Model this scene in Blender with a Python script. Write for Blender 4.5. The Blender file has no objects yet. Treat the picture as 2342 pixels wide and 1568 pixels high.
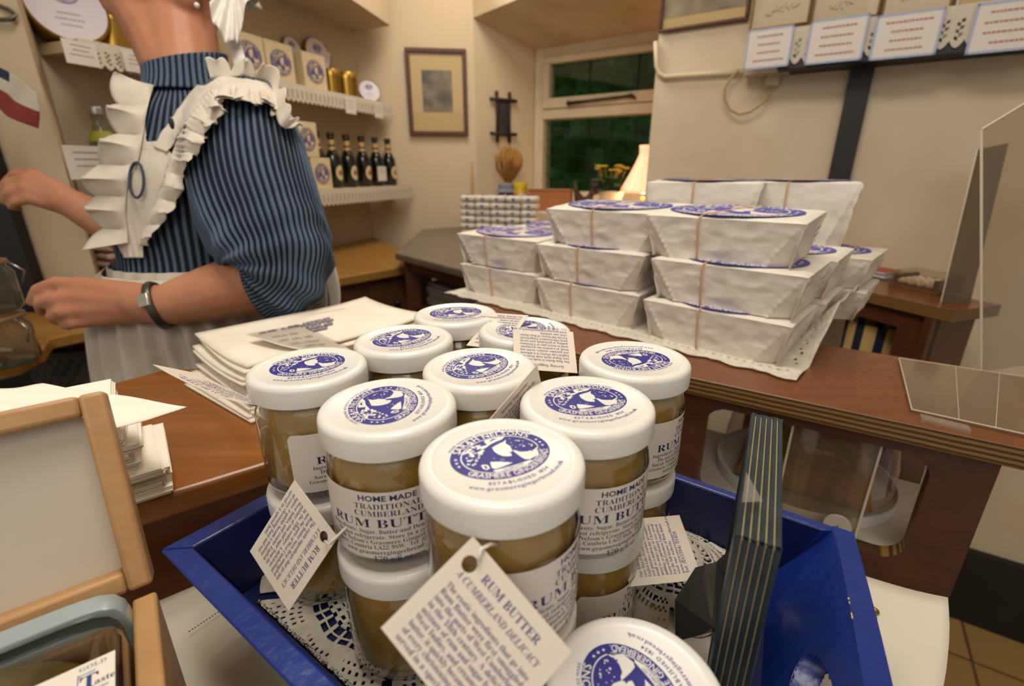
import bpy, bmesh, math, random
from mathutils import Vector, Matrix, Euler
from mathutils import noise as mnoise
PI = math.pi
SC = bpy.context.scene
COL = SC.collection

# ---------------------------------------------------------------- camera, world, lights, exposure
CAM_Z = 1.25
PITCH = math.radians(19.6)
cam = bpy.data.cameras.new('camera'); cam_o = bpy.data.objects.new('camera', cam); COL.objects.link(cam_o)
cam_o.location = (0, 0, CAM_Z); cam_o.rotation_euler = (PI/2 - PITCH, 0, 0)
cam.sensor_fit = 'HORIZONTAL'; cam.sensor_width = 36.0; cam.lens = 17.0
cam.clip_start = 0.01; cam.clip_end = 50
cam.dof.use_dof = True; cam.dof.focus_distance = 0.31; cam.dof.aperture_fstop = 7.1
SC.camera = cam_o

w = bpy.data.worlds.new('room_ambient'); SC.world = w; w.use_nodes = True
bg = w.node_tree.nodes['Background']; bg.inputs[0].default_value = (1.0, 0.93, 0.84, 1); bg.inputs[1].default_value = 0.40

def area(name, loc, target, sx, sy, watts, col=(1.0, 0.93, 0.83)):
    d = bpy.data.lights.new(name, 'AREA'); d.shape = 'RECTANGLE'; d.size = sx; d.size_y = sy; d.energy = watts; d.color = col
    o = bpy.data.objects.new(name, d); COL.objects.link(o); o.location = loc
    o.rotation_euler = (Vector(target) - Vector(loc)).to_track_quat('-Z', 'Y').to_euler()
    return o
area('ceiling_lamp_counter', (-0.1, 0.36, 2.32), (0.0, 0.45, 1.0), 0.9, 0.4, 14.5)
area('fill_light_front', (-0.1, -0.95, 2.15), (0.0, 0.8, 1.0), 1.2, 0.7, 8)  # unseen fill added behind the camera to brighten surfaces facing it
area('ceiling_lamp_back', (-0.15, 1.75, 2.3), (0.0, 1.9, 1.0), 0.5, 0.4, 8.5, (1.0, 0.91, 0.79))

SC.view_settings.view_transform = 'Standard'; SC.view_settings.look = 'None'
SC.view_settings.gamma = 1.0; SC.view_settings.use_curve_mapping = False
SC.view_settings.exposure = 0.0
SC.cycles.max_bounces = 8; SC.cycles.transparent_max_bounces = 16; SC.cycles.caustics_reflective = False; SC.cycles.caustics_refractive = False
SC.cycles.use_adaptive_sampling = True
# ---------------------------------------------------------------- surveying: pixel of the 2342x1568 frame -> point on a known plane
FPX = 2342*17.0/36.0
CP, SP = math.cos(PITCH), math.sin(PITCH)
def ray(x, y):
    X = (x-1171)/FPX; U = -(y-784)/FPX
    return Vector((X, CP+U*SP, -SP+U*CP))
def onz(x, y, z):                # z relative to the eye
    r = ray(x, y); r = r*(z/r.z); return Vector((r.x, r.y, r.z+CAM_Z))
def atY(x, y, Y):
    r = ray(x, y); r = r*(Y/r.y); return Vector((r.x, r.y, r.z+CAM_Z))
def atD(x, y, d):                # d = distance along the optical axis
    r = ray(x, y)*d; return Vector((r.x, r.y, r.z+CAM_Z))
def onplane(x, y, p0, n):
    r = ray(x, y); o = Vector((0, 0, CAM_Z)); t = (Vector(p0)-o).dot(n)/r.dot(n); return o + r*t
def V(x, y, z=0): return Vector((x, y, z))
def R(z): return CAM_Z + z

# ---------------------------------------------------------------- materials
def lin(c):
    if isinstance(c, str):
        c = [int(c[i:i+2], 16)/255 for i in (0, 2, 4)]
        c = [(v/12.92 if v <= .04045 else ((v+.055)/1.055)**2.4) for v in c]
    return (c[0], c[1], c[2], 1.0)
MATS = {}
def nd(nt, t, **kw):
    n = nt.nodes.new(t)
    for k, v in kw.items(): setattr(n, k, v)
    return n
def M(name, col, rough=.5, metal=0, spec=.5, var=None, vscale=8, vamt=.5, bump=0, bscale=60, coat=0, sub=0, stretch=None, vdet=4, emit=None, trans=0, sheen=0):
    """var: a second colour mixed in by noise; stretch: xyz scale of the noise (wood grain)"""
    m = bpy.data.materials.new(name); m.use_nodes = True; nt = m.node_tree; b = nt.nodes['Principled BSDF']
    b.inputs['Base Color'].default_value = lin(col); b.inputs['Roughness'].default_value = rough
    b.inputs['Metallic'].default_value = metal; b.inputs['Specular IOR Level'].default_value = spec
    if coat: b.inputs['Coat Weight'].default_value = coat; b.inputs['Coat Roughness'].default_value = .12
    if sheen: b.inputs['Sheen Weight'].default_value = sheen
    if emit: b.inputs['Emission Color'].default_value = lin(emit[0]); b.inputs['Emission Strength'].default_value = emit[1]
    tc = nd(nt, 'ShaderNodeTexCoord')
    src = tc.outputs['Object']
    if stretch:
        mp = nd(nt, 'ShaderNodeMapping'); mp.inputs['Scale'].default_value = stretch
        nt.links.new(src, mp.inputs[0]); src = mp.outputs[0]
    if var is not None:
        nz = nd(nt, 'ShaderNodeTexNoise'); nz.inputs['Scale'].default_value = vscale; nz.inputs['Detail'].default_value = vdet
        nt.links.new(src, nz.inputs['Vector'])
        rp = nd(nt, 'ShaderNodeValToRGB'); rp.color_ramp.elements[0].position = .5-vamt*.3; rp.color_ramp.elements[1].position = .5+vamt*.3
        rp.color_ramp.elements[0].color = lin(col); rp.color_ramp.elements[1].color = lin(var)
        nt.links.new(nz.outputs[0], rp.inputs[0]); nt.links.new(rp.outputs[0], b.inputs['Base Color'])
    if bump:
        nz = nd(nt, 'ShaderNodeTexNoise'); nz.inputs['Scale'].default_value = bscale; nz.inputs['Detail'].default_value = 3
        nt.links.new(src, nz.inputs['Vector'])
        bp = nd(nt, 'ShaderNodeBump'); bp.inputs['Strength'].default_value = bump; bp.inputs['Distance'].default_value = .004
        nt.links.new(nz.outputs[0], bp.inputs['Height']); nt.links.new(bp.outputs[0], b.inputs['Normal'])
    MATS[name] = m; return m
def crumple(m, scale, strength):
    nt = m.node_tree; b = nt.nodes['Principled BSDF']; tc = nd(nt, 'ShaderNodeTexCoord'); vo = nd(nt, 'ShaderNodeTexVoronoi'); vo.inputs['Scale'].default_value = scale
    nz = nd(nt, 'ShaderNodeTexNoise'); nz.inputs['Scale'].default_value = scale*.5; mx = nd(nt, 'ShaderNodeMix', data_type='VECTOR'); mx.inputs[0].default_value = .06
    nt.links.new(tc.outputs['Object'], nz.inputs['Vector']); nt.links.new(tc.outputs['Object'], mx.inputs[4]); nt.links.new(nz.outputs['Color'], mx.inputs[5]); nt.links.new(mx.outputs[1], vo.inputs['Vector'])
    bp = nd(nt, 'ShaderNodeBump'); bp.inputs['Strength'].default_value = strength; bp.inputs['Distance'].default_value = .012; nt.links.new(vo.outputs['Distance'], bp.inputs['Height'])
    old = b.inputs['Normal'].links
    if old: nt.links.new(old[0].from_socket, bp.inputs['Normal'])
    nt.links.new(bp.outputs[0], b.inputs['Normal']); return m
def thin_glass(name, tint='ffffff', refl=1.0, rough=.02, haze=0.0, hazecol='cfc6b6'):
    m = bpy.data.materials.new(name); m.use_nodes = True; nt = m.node_tree; nt.nodes.clear()
    out = nd(nt, 'ShaderNodeOutputMaterial'); tr = nd(nt, 'ShaderNodeBsdfTransparent'); gl = nd(nt, 'ShaderNodeBsdfGlossy')
    tr.inputs[0].default_value = lin(tint); gl.inputs['Roughness'].default_value = rough
    lw = nd(nt, 'ShaderNodeLayerWeight'); lw.inputs[0].default_value = .5
    pw = nd(nt, 'ShaderNodeMath', operation='POWER'); pw.inputs[1].default_value = 4.0; nt.links.new(lw.outputs['Facing'], pw.inputs[0])
    mu = nd(nt, 'ShaderNodeMath', operation='MULTIPLY_ADD', use_clamp=True); mu.inputs[1].default_value = .75*refl; mu.inputs[2].default_value = .035*refl; nt.links.new(pw.outputs[0], mu.inputs[0])
    mx = nd(nt, 'ShaderNodeMixShader'); nt.links.new(mu.outputs[0], mx.inputs[0]); nt.links.new(tr.outputs[0], mx.inputs[1]); nt.links.new(gl.outputs[0], mx.inputs[2])
    last = mx
    if haze:
        df = nd(nt, 'ShaderNodeBsdfDiffuse'); df.inputs[0].default_value = lin(hazecol)
        m2 = nd(nt, 'ShaderNodeMixShader'); m2.inputs[0].default_value = haze
        nt.links.new(mx.outputs[0], m2.inputs[1]); nt.links.new(df.outputs[0], m2.inputs[2]); last = m2
    nt.links.new(last.outputs[0], out.inputs[0]); MATS[name] = m; return m
def stripes(name, dark, light, n, rough=.8, duty=.5, axis='X', soft=.1, bump=.25, wob=0.0):
    """stripes across UV u (n per unit), with a woven bump"""
    m = M(name, dark, rough, spec=.2); nt = m.node_tree; b = nt.nodes['Principled BSDF']
    tc = nd(nt, 'ShaderNodeTexCoord'); sp = nd(nt, 'ShaderNodeSeparateXYZ'); nt.links.new(tc.outputs['UV'], sp.inputs[0])
    mu = nd(nt, 'ShaderNodeMath', operation='MULTIPLY'); mu.inputs[1].default_value = n*2*PI; nt.links.new(sp.outputs[axis], mu.inputs[0])
    si = nd(nt, 'ShaderNodeMath', operation='SINE'); nt.links.new(mu.outputs[0], si.inputs[0])
    ma = nd(nt, 'ShaderNodeMath', operation='MULTIPLY_ADD'); ma.inputs[1].default_value = .5; ma.inputs[2].default_value = .5; nt.links.new(si.outputs[0], ma.inputs[0])
    rp = nd(nt, 'ShaderNodeValToRGB'); e = rp.color_ramp.elements
    e[0].position = max(0, 1-duty-soft); e[1].position = min(1, 1-duty+soft); e[0].color = lin(dark); e[1].color = lin(light)
    nt.links.new(ma.outputs[0], rp.inputs[0]); nt.links.new(rp.outputs[0], b.inputs['Base Color'])
    bp = nd(nt, 'ShaderNodeBump'); bp.inputs['Strength'].default_value = bump; bp.inputs['Distance'].default_value = .003
    nt.links.new(ma.outputs[0], bp.inputs['Height']); nt.links.new(bp.outputs[0], b.inputs['Normal'])
    return m

# ---------------------------------------------------------------- mesh builder
class MB:
    def __init__(s): s.v = []; s.f = []; s.m = []; s.uv = []
    def add(s, vs, fs, mat=0, uvs=None):
        o = len(s.v); s.v += [Vector(p) for p in vs]
        for f in fs: s.f.append([i+o for i in f]); s.m.append(mat)
        s.uv += (list(uvs) if uvs else [(0, 0)]*len(vs))
        return s
    def box(s, c, d, rz=0, mat=0, M4=None):
        x, y, z = d[0]/2, d[1]/2, d[2]/2
        vs = [Vector((a, b, e)) for a in (-x, x) for b in (-y, y) for e in (-z, z)]
        mt = M4 if M4 else (Matrix.Translation(Vector(c)) @ Matrix.Rotation(rz, 4, 'Z'))
        vs = [mt @ p for p in vs]
        return s.add(vs, [(0, 1, 3, 2), (4, 6, 7, 5), (0, 4, 5, 1), (2, 3, 7, 6), (0, 2, 6, 4), (1, 5, 7, 3)], mat)
    def prism(s, poly, z0, z1, mat=0, top=None):
        """poly: plan points (x,y); z0/z1 numbers or per-point lists"""
        n = len(poly); a = z0 if isinstance(z0, (list, tuple)) else [z0]*n; b = z1 if isinstance(z1, (list, tuple)) else [z1]*n
        vs = [(p[0], p[1], a[i]) for i, p in enumerate(poly)] + [(p[0], p[1], b[i]) for i, p in enumerate(poly)]
        fs = [tuple(range(n))[::-1], tuple(range(n, 2*n))] + [(i, (i+1) % n, n+(i+1) % n, n+i) for i in range(n)]
        o = len(s.f); s.add(vs, fs, mat)
        if top is not None: s.m[o+1] = top
        return s
    def lathe(s, prof, n=48, mat=0, c=(0, 0, 0), cap0=False, cap1=False, mt=None, sx=1, sy=1):
        vs = []; fs = []; k = len(prof); uv = []
        for j, (r, z) in enumerate(prof):
            for i in range(n):
                a = 2*PI*i/n; vs.append(Vector((c[0]+sx*r*math.cos(a), c[1]+sy*r*math.sin(a), c[2]+z))); uv.append((i/n, j/max(1, k-1)))
        for j in range(k-1):
            for i in range(n):
                i2 = (i+1) % n; fs.append((j*n+i, j*n+i2, (j+1)*n+i2, (j+1)*n+i))
        if cap0: fs.append(tuple(range(n))[::-1])
        if cap1: fs.append(tuple(range((k-1)*n, k*n)))
        if mt: vs = [mt @ p for p in vs]
        return s.add(vs, fs, mat, uv)
    def grid(s, fn, nu, nv, mat=0, cu=False, cv=False, keep=None):
        """fn(u,v)->point, u,v in 0..1; cu/cv close the direction"""
        vs = []; uv = []
        NU = nu if cu else nu+1; NV = nv if cv else nv+1
        for j in range(NV):
            for i in range(NU):
                u, v = i/nu, j/nv; vs.append(fn(u, v)); uv.append((u, v))
        fs = []
        for j in range(nv):
            for i in range(nu):
                if keep and not keep((i+.5)/nu, (j+.5)/nv): continue
                i2 = (i+1) % NU; j2 = (j+1) % NV
                fs.append((j*NU+i, j*NU+i2, j2*NU+i2, j2*NU+i))
        return s.add(vs, fs, mat, uv)
    def tube(s, path, r, n=10, mat=0, closed=False, caps=True, flat=1.0, up=None):
        """round (or flattened) tube along path; r number or list"""
        P = [Vector(p) for p in path]; k = len(P); rr = r if isinstance(r, (list, tuple)) else [r]*k
        T = []
        for i in range(k):
            a = P[(i-1) % k] if (closed or i > 0) else P[i]; b = P[(i+1) % k] if (closed or i < k-1) else P[i]
            t = (b-a); T.append(t.normalized() if t.length > 1e-9 else Vector((0, 0, 1)))
        ref = Vector(up) if up else (Vector((0, 0, 1)) if abs(T[0].z) < .9 else Vector((1, 0, 0)))
        nrm = (ref - T[0]*ref.dot(T[0])).normalized(); vs = []; uv = []
        for i in range(k):
            if up: nrm = (Vector(up) - T[i]*Vector(up).dot(T[i])).normalized()
            else: nrm = (nrm - T[i]*nrm.dot(T[i])).normalized()
            bn = T[i].cross(nrm)
            for j in range(n):
                a = 2*PI*j/n; vs.append(P[i] + (nrm*math.cos(a)*flat + bn*math.sin(a))*rr[i]); uv.append((j/n, i/k))
        fs = []
        for i in range(k if closed else k-1):
            i2 = (i+1) % k
            for j in range(n): fs.append((i*n+j, i*n+(j+1) % n, i2*n+(j+1) % n, i2*n+j))
        if caps and not closed: fs += [tuple(range(n))[::-1], tuple(range((k-1)*n, k*n))]
        return s.add(vs, fs, mat, uv)
    def ball(s, c, r, n=12, mat=0, sc=(1, 1, 1)):
        return s.lathe([(max(1e-4, r*math.sin(PI*j/n)), -r*math.cos(PI*j/n)) for j in range(n+1)], n*2, mat, mt=Matrix.Translation(Vector(c)) @ Matrix.Diagonal((sc[0], sc[1], sc[2], 1)))
    def xform(s, mt, start=0):
        for i in range(start, len(s.v)): s.v[i] = mt @ s.v[i]
        return s
    def build(s, name, mats, parent=None, smooth=False, mods=None, autos=None, uv=True, recalc=True):
        me = bpy.data.meshes.new(name); me.from_pydata([tuple(p) for p in s.v], [], s.f)
        for m in (mats if isinstance(mats, (list, tuple)) else [mats]): me.materials.append(m)
        me.polygons.foreach_set('material_index', s.m)
        if uv:
            ul = me.uv_layers.new(name='uv'); L = [0]*len(me.loops); me.loops.foreach_get('vertex_index', L)
            flat = []
            for i in L: flat += s.uv[i]
            # close the seam: a face that wraps from ~1 to 0
            for p in me.polygons:
                us = [flat[2*l] for l in p.loop_indices]
                if max(us)-min(us) > .6:
                    for l in p.loop_indices:
                        if flat[2*l] < .5: flat[2*l] += 1.0
            ul.data.foreach_set('uv', flat)
        if recalc:
            bm = bmesh.new(); bm.from_mesh(me); bmesh.ops.recalc_face_normals(bm, faces=bm.faces); bm.to_mesh(me); bm.free()
        if smooth:
            me.polygons.foreach_set('use_smooth', [True]*len(me.polygons))
            if autos:
                try: me.set_sharp_from_angle(angle=math.radians(autos))
                except Exception: pass
        me.update(); o = bpy.data.objects.new(name, me); COL.objects.link(o)
        if parent: o.parent = parent
        return o
def bevel(o, w, seg=2, ang=35):
    m = o.modifiers.new('bevel', 'BEVEL'); m.width = w; m.segments = seg; m.limit_method = 'ANGLE'; m.angle_limit = math.radians(ang)
    o.data.polygons.foreach_set('use_smooth', [True]*len(o.data.polygons))
    try: o.data.set_sharp_from_angle(angle=math.radians(40))
    except Exception: pass
    return o
def subsurf(o, n=2):
    m = o.modifiers.new('subsurf', 'SUBSURF'); m.levels = n; m.render_levels = n
    o.data.polygons.foreach_set('use_smooth', [True]*len(o.data.polygons)); return o
def solid(o, t, off=0):
    m = o.modifiers.new('solid', 'SOLIDIFY'); m.thickness = t; m.offset = off; return o
def thing(name, label, cat, loc=(0, 0, 0), rz=0, group=None):
    o = bpy.data.objects.new(name, None); COL.objects.link(o); o.empty_display_size = .02
    o.location = loc; o.rotation_euler = (0, 0, rz); o['label'] = label; o['category'] = cat
    if group: o['group'] = group
    return o
def tag(o, label, cat, group=None, kind=None):
    o['label'] = label; o['category'] = cat
    if group: o['group'] = group
    if kind: o['kind'] = kind
    return o
def struct(o): o['kind'] = 'structure'; return o
def sub(o, parent):               # parent a mesh built in world coordinates
    o.parent = parent; o.matrix_parent_inverse = parent.matrix_basis.inverted() if parent.type != 'EMPTY' else Matrix.LocRotScale(parent.location, parent.rotation_euler, parent.scale).inverted(); return o
def dup(root, loc=None, rz=None, label=None, group=None, sc=None):
    r = root.copy(); COL.objects.link(r)
    if loc is not None: r.location = loc
    if rz is not None: r.rotation_euler = (0, 0, rz)
    if sc is not None: r.scale = sc
    if label: r['label'] = label
    if group: r['group'] = group
    for ch in list(root.children):
        c = ch.copy(); COL.objects.link(c); c.parent = r
        for g in list(ch.children):
            d = g.copy(); COL.objects.link(d); d.parent = c
    return r

# ---------------------------------------------------------------- lettering
def serif(s):                    # the serif face: bold roman
    out = ''
    for ch in s:
        if 'A' <= ch <= 'Z': out += chr(0x1D400+ord(ch)-65)
        elif 'a' <= ch <= 'z': out += chr(0x1D41A+ord(ch)-97)
        elif '0' <= ch <= '9': out += chr(0x1D7CE+ord(ch)-48)
        else: out += ch
    return out
def serif_it(s):
    out = ''
    for ch in s:
        if 'A' <= ch <= 'Z': out += chr(0x1D468+ord(ch)-65)
        elif 'a' <= ch <= 'z': out += chr(0x1D482+ord(ch)-97)
        else: out += ch
    return out
_TX = {}
def text2d(s, off=0.0, res=2):
    """glyphs of s at size 1 as flat polygons; returns verts, faces, width"""
    off = max(off, -.007); k = (s, off, res)
    if k not in _TX:
        cu = bpy.data.curves.new('lettering', 'FONT'); cu.body = s; cu.size = 1; cu.offset = off; cu.resolution_u = res
        o = bpy.data.objects.new('lettering', cu); COL.objects.link(o)
        dg = bpy.context.evaluated_depsgraph_get(); me = bpy.data.meshes.new_from_object(o.evaluated_get(dg))
        vs = [(v.co.x, v.co.y) for v in me.vertices]; fs = [tuple(p.vertices) for p in me.polygons]
        bpy.data.objects.remove(o); bpy.data.curves.remove(cu); bpy.data.meshes.remove(me)
        wd = max([v[0] for v in vs]) if vs else 0
        _TX[k] = (vs, fs, wd)
    return _TX[k]
def put_text(mb, s, size, mp, cx=0, cy=0, mat=1, align='c', off=0.0, width=None, sx=1.0):
    """write s with its baseline at cy; mp maps flat (x, y) to a point"""
    vs, fs, wd = text2d(s, off)
    if not vs: return 0
    k = size; kx = size*sx
    if width and wd*kx > width: kx = width/wd
    x0 = cx - (wd*kx/2 if align == 'c' else (wd*kx if align == 'r' else 0))
    mb.add([mp(x0+v[0]*kx, cy+v[1]*k) for v in vs], fs, mat)
    return wd*kx
def arc_text(mb, s, size, mp, a, b, ang0, ang1, mat, inward=False, off=0.0, sx=1.0):
    """letters along an ellipse from ang0 to ang1 (degrees); inward = reading along the bottom"""
    ws = []
    for ch in s: ws.append(.3 if ch == ' ' else text2d(ch, off)[2]*1.08+.03)
    tot = sum(ws); acc = 0
    for ch, wd in zip(s, ws):
        t = (acc+wd/2)/tot; acc += wd
        if ch == ' ': continue
        th = math.radians(ang0+(ang1-ang0)*t)
        p = Vector((a*math.cos(th), b*math.sin(th))); tg = Vector((-a*math.sin(th), b*math.cos(th))).normalized()
        if ang1 < ang0: tg = -tg
        up = Vector((-tg.y, tg.x))
        vs, fs, w0 = text2d(ch, off)
        pts = []
        for v in vs:
            q = p + tg*((v[0]-w0/2)*size*sx) + up*(v[1]*size); pts.append(mp(q.x, q.y))
        mb.add(pts, fs, mat)
def poly2(mb, pts, mp, mat): mb.add([mp(x, y) for x, y in pts], [tuple(range(len(pts)))], mat)
def ell(mb, cx, cy, a, b, mp, mat, n=48, rot=0):
    c, s = math.cos(rot), math.sin(rot)
    poly2(mb, [(cx+a*math.cos(t)*c-b*math.sin(t)*s, cy+a*math.cos(t)*s+b*math.sin(t)*c) for t in [2*PI*i/n for i in range(n)]], mp, mat)
def ringel(mb, a0, b0, a1, b1, mp, mat, n=64):
    vs = []; fs = []
    for i in range(n):
        t = 2*PI*i/n; vs += [mp(a0*math.cos(t), b0*math.sin(t)), mp(a1*math.cos(t), b1*math.sin(t))]
    for i in range(n):
        j = (i+1) % n; fs.append((2*i, 2*i+1, 2*j+1, 2*j))
    mb.add(vs, fs, mat)

def badge(mb, mpz, a, b, ink=1, paper=2, url=True, seed=3):
    """the shop's oval badge. mpz(x, y, level) -> point, level 0,1,2 = print layers"""
    L = lambda k: (lambda x, y: mpz(x, y, k))
    rnd = random.Random(seed); s = a/.0215
    ell(mb, 0, 0, a, b, L(0), ink, 72)
    ringel(mb, a*.80, b*.775, a*.775, b*.75, L(1), paper)
    arc_text(mb, "SARAH NELSON'S", .0047*s, L(1), a*.83, b*.81, 152, 28, paper, off=.012)
    arc_text(mb, "GRASMERE GINGERBREAD.", .0042*s, L(1), a*.965, b*.955, 209, 341, paper, off=.008, sx=.86)
    for sg in (1, -1):
        for da in (-9, 0, 9):
            th = math.radians(5*sg if False else (0 if sg > 0 else 180)+da*1.1+(10 if sg > 0 else 12)*(1 if sg > 0 else -1)*.3)
            x, y = a*.89*math.cos(th), b*.885*math.sin(th); r = .0009*s
            poly2(mb, [(x+r, y), (x+r*.3, y+r*.3), (x, y+r), (x-r*.3, y+r*.3), (x-r, y), (x-r*.3, y-r*.3), (x, y-r), (x+r*.3, y-r*.3)], L(1), paper)
    # the little engraved landscape inside, traced in units of a badge 1470 wide and 520 high
    th = math.radians(-18); c, sn = math.cos(th), math.sin(th)
    def q(x, y):
        u, v = (x-1170)/735*a, (400-y)/260*b*.97
        return (u*c-v*sn*(1), u*sn+v*c)
    def blob(pts, lv=1, mat=paper): poly2(mb, [q(*p) for p in pts], L(lv), mat)
    blob([(985, 222), (1130, 200), (1285, 192), (1230, 228), (1150, 248), (1060, 275), (960, 325), (905, 330), (905, 300), (1000, 285), (960, 240)])
    blob([(1240, 262), (1290, 236), (1272, 282), (1330, 320), (1345, 372), (1330, 392), (1290, 392), (1320, 412), (1322, 436), (1262, 440), (1190, 432), (1128, 404), (1085, 372), (1062, 322), (1110, 304), (1190, 276)])
    blob([(1345, 372), (1400, 378), (1450, 398), (1560, 400), (1650, 385), (1740, 345), (1760, 400), (1700, 440), (1660, 462), (1560, 492), (1490, 488), (1440, 455), (1410, 430), (1385, 408)])
    blob([(1000, 490), (1130, 494), (1310, 516), (1180, 545), (1060, 568), (1012, 556)])
    blob([(1015, 584), (1300, 548), (1560, 500), (1600, 508), (1590, 530), (1300, 588), (1060, 604)])
    blob([(868, 520), (905, 512), (960, 520), (985, 556), (938, 574), (890, 556)])
    blob([(900, 530), (940, 530), (955, 555), (930, 562)], 2, ink)
    blob([(1040, 240), (1100, 212), (1165, 222), (1110, 228), (1060, 246)], 2, ink)
    put = q(1290, 560)
    arc_text(mb, "CELEBRATED", .0018*s, L(2), a*.70, b*.70, 252, 292, ink)
    def specks(x0, x1, y0, y1, n, r0, r1, mat, lv):
        for _ in range(n):
            x, y = rnd.uniform(x0, x1), rnd.uniform(y0, y1)
            if ((x-1170)/590)**2+((y-400)/205)**2 > .93: continue
            r = rnd.uniform(r0, r1); k = rnd.randint(4, 6); a0 = rnd.uniform(0, 6)
            blob([(x+r*(1+.5*rnd.random())*math.cos(a0+2*PI*i/k), y+.42*r*(1+.5*rnd.random())*math.sin(a0+2*PI*i/k)) for i in range(k)], lv+.012*_+.02, mat)
    specks(640, 930, 250, 440, 46, 10, 26, paper, 1)
    specks(690, 830, 440, 560, 16, 8, 20, paper, 1)
    specks(1340, 1700, 210, 350, 30, 7, 17, paper, 1)
    specks(1620, 1770, 300, 420, 14, 6, 14, ink, 2)
    specks(1020, 1240, 440, 520, 9, 3, 8, paper, 1)
    if url:
        arc_text(mb, "NONE GENUINE WITHOUT TRADE MARK", .0019*s, L(0), a*1.03, b*1.04, 148, 32, ink)
        arc_text(mb, "ESTABLISHED 1854", .0026*s, L(0), a*1.17, b*1.20, 238, 302, ink, off=.01)
        arc_text(mb, serif("www.grasmeregingerbread.co.uk"), .0031*s, L(0), a*1.30, b*1.40, 222, 318, ink, off=-.02)

# ---------------------------------------------------------------- palette
cream = M('cream_plaster', 'd3c1a4', .9, spec=.15, var='c9b596', vscale=3, bump=.35, bscale=22)
cream_r = M('cream_plaster_right', 'd8c8ae', .85, spec=.2, var='cebc9f', vscale=3.5, bump=.4, bscale=14)
white_enamel = M('white_enamel', 'dedbd4', .30, spec=.5)
ink = M('navy_print_ink', '23207c', .5)
ink_lab = M('dark_blue_label_ink', '20254f', .6)
ink_par = M('faded_violet_print', '4f4a9e', .7)
papermat = M('white_paper', 'e9e4da', .8, spec=.2, var='e2dccf', vscale=30)
wrap = M('white_wrapping_paper', 'e3dcd0', .55, spec=.35, var='d8d0c3', vscale=14, bump=.18, bscale=45)
crumple(wrap, 22, .20)
labelp = M('white_label_paper', 'ddd5ca', .6, spec=.3)
glass = thin_glass('clear_glass', 'f6f6f0', 2.0, .06)
butter = M('rum_butter', '93702f', .30, spec=.5, var='b08c47', vscale=70, vamt=1.0, coat=.4, bump=.25, bscale=120)
black_wood = M('black_painted_wood', '14110f', .55, var='1d1815', vscale=10)
# ================================================================ the room
def plan(p0, d, t, n=(0, 0), k=0): return (p0[0]+d[0]*t+n[0]*k, p0[1]+d[1]*t+n[1]*k)
# floor: square ochre tiles with brown joints
def tile_mat():
    m = M('ochre_floor_tiles', 'b5935a', .45, var='a5834d', vscale=6); nt = m.node_tree; b = nt.nodes['Principled BSDF']
    tc = nd(nt, 'ShaderNodeTexCoord'); mp = nd(nt, 'ShaderNodeMapping'); mp.inputs['Rotation'].default_value = (0, 0, math.radians(33)); mp.inputs['Location'].default_value = (.07, .03, 0)
    br = nd(nt, 'ShaderNodeTexBrick'); br.offset = 0; br.inputs['Scale'].default_value = 1; br.inputs['Mortar Size'].default_value = .004
    br.inputs['Brick Width'].default_value = .15; br.inputs['Row Height'].default_value = .15
    br.inputs['Color1'].default_value = lin('b8965c'); br.inputs['Color2'].default_value = lin('a8874f'); br.inputs['Mortar'].default_value = lin('6b4d2c')
    nt.links.new(tc.outputs['Object'], mp.inputs[0]); nt.links.new(mp.outputs[0], br.inputs[0]); nt.links.new(br.outputs[0], b.inputs['Base Color'])
    return m
struct(MB().box((0, 1.1, -.02), (4.4, 4.6, .04)).build('floor', tile_mat()))
struct(MB().box((0, .66, 2.42), (4.4, 3.92, .04)).build('ceiling', M('ceiling_plaster', 'dccdb2', .9, bump=.2, bscale=20)))

dR = (-.8335, .5525); nR = (.5525, .8335); R0 = (1.30, 1.1135); TW = 1.029
RC = plan(R0, dR, TW)                                   # outer corner of the window recess
Bc = (-.166, 2.41); W1 = (.12, 2.614); W2 = (RC[0]+.6*nR[0], RC[1]+.6*nR[1])
b = MB().prism([plan(R0, dR, -1.4), RC, W2, plan(R0, dR, -1.4, nR, .6)], 0, 2.4)
struct(b.build('wall_right', cream_r))
Ac = (-.661, 2.349)
struct(MB().prism([Bc, Ac, (Ac[0]-.2, Ac[1]+.4), (Bc[0]-.1, Bc[1]+.4), (W1[0]-.06, W1[1]+.1), W1], 0, 2.4).build('wall_back', M('cream_plaster_back', 'd2bf a0'.replace(' ', ''), .9, spec=.15, bump=.25, bscale=18)))
# recess: sill block, soffit block and the wall under and over the window
SILL = 1.085
struct(MB().prism([Bc, RC, W2, W1], 0, SILL).build('window_sill', M('cream_sill', 'd6c5a8', .8, bump=.2)))
e1 = (RC[0]-Bc[0], RC[1]-Bc[1])
struct(MB().prism([Bc, RC, W2, W1], [1.865, 1.875, 1.79, 1.78], 2.4).build('wall_recess_soffit', M('recess_plaster', 'd6c4a6', .9, var='c3ae8c', vscale=5, bump=.6, bscale=9)))
o_ = [(W1[0]-.05, W1[1]+.04), (W2[0]+.05, W2[1]-.03)]
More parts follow.
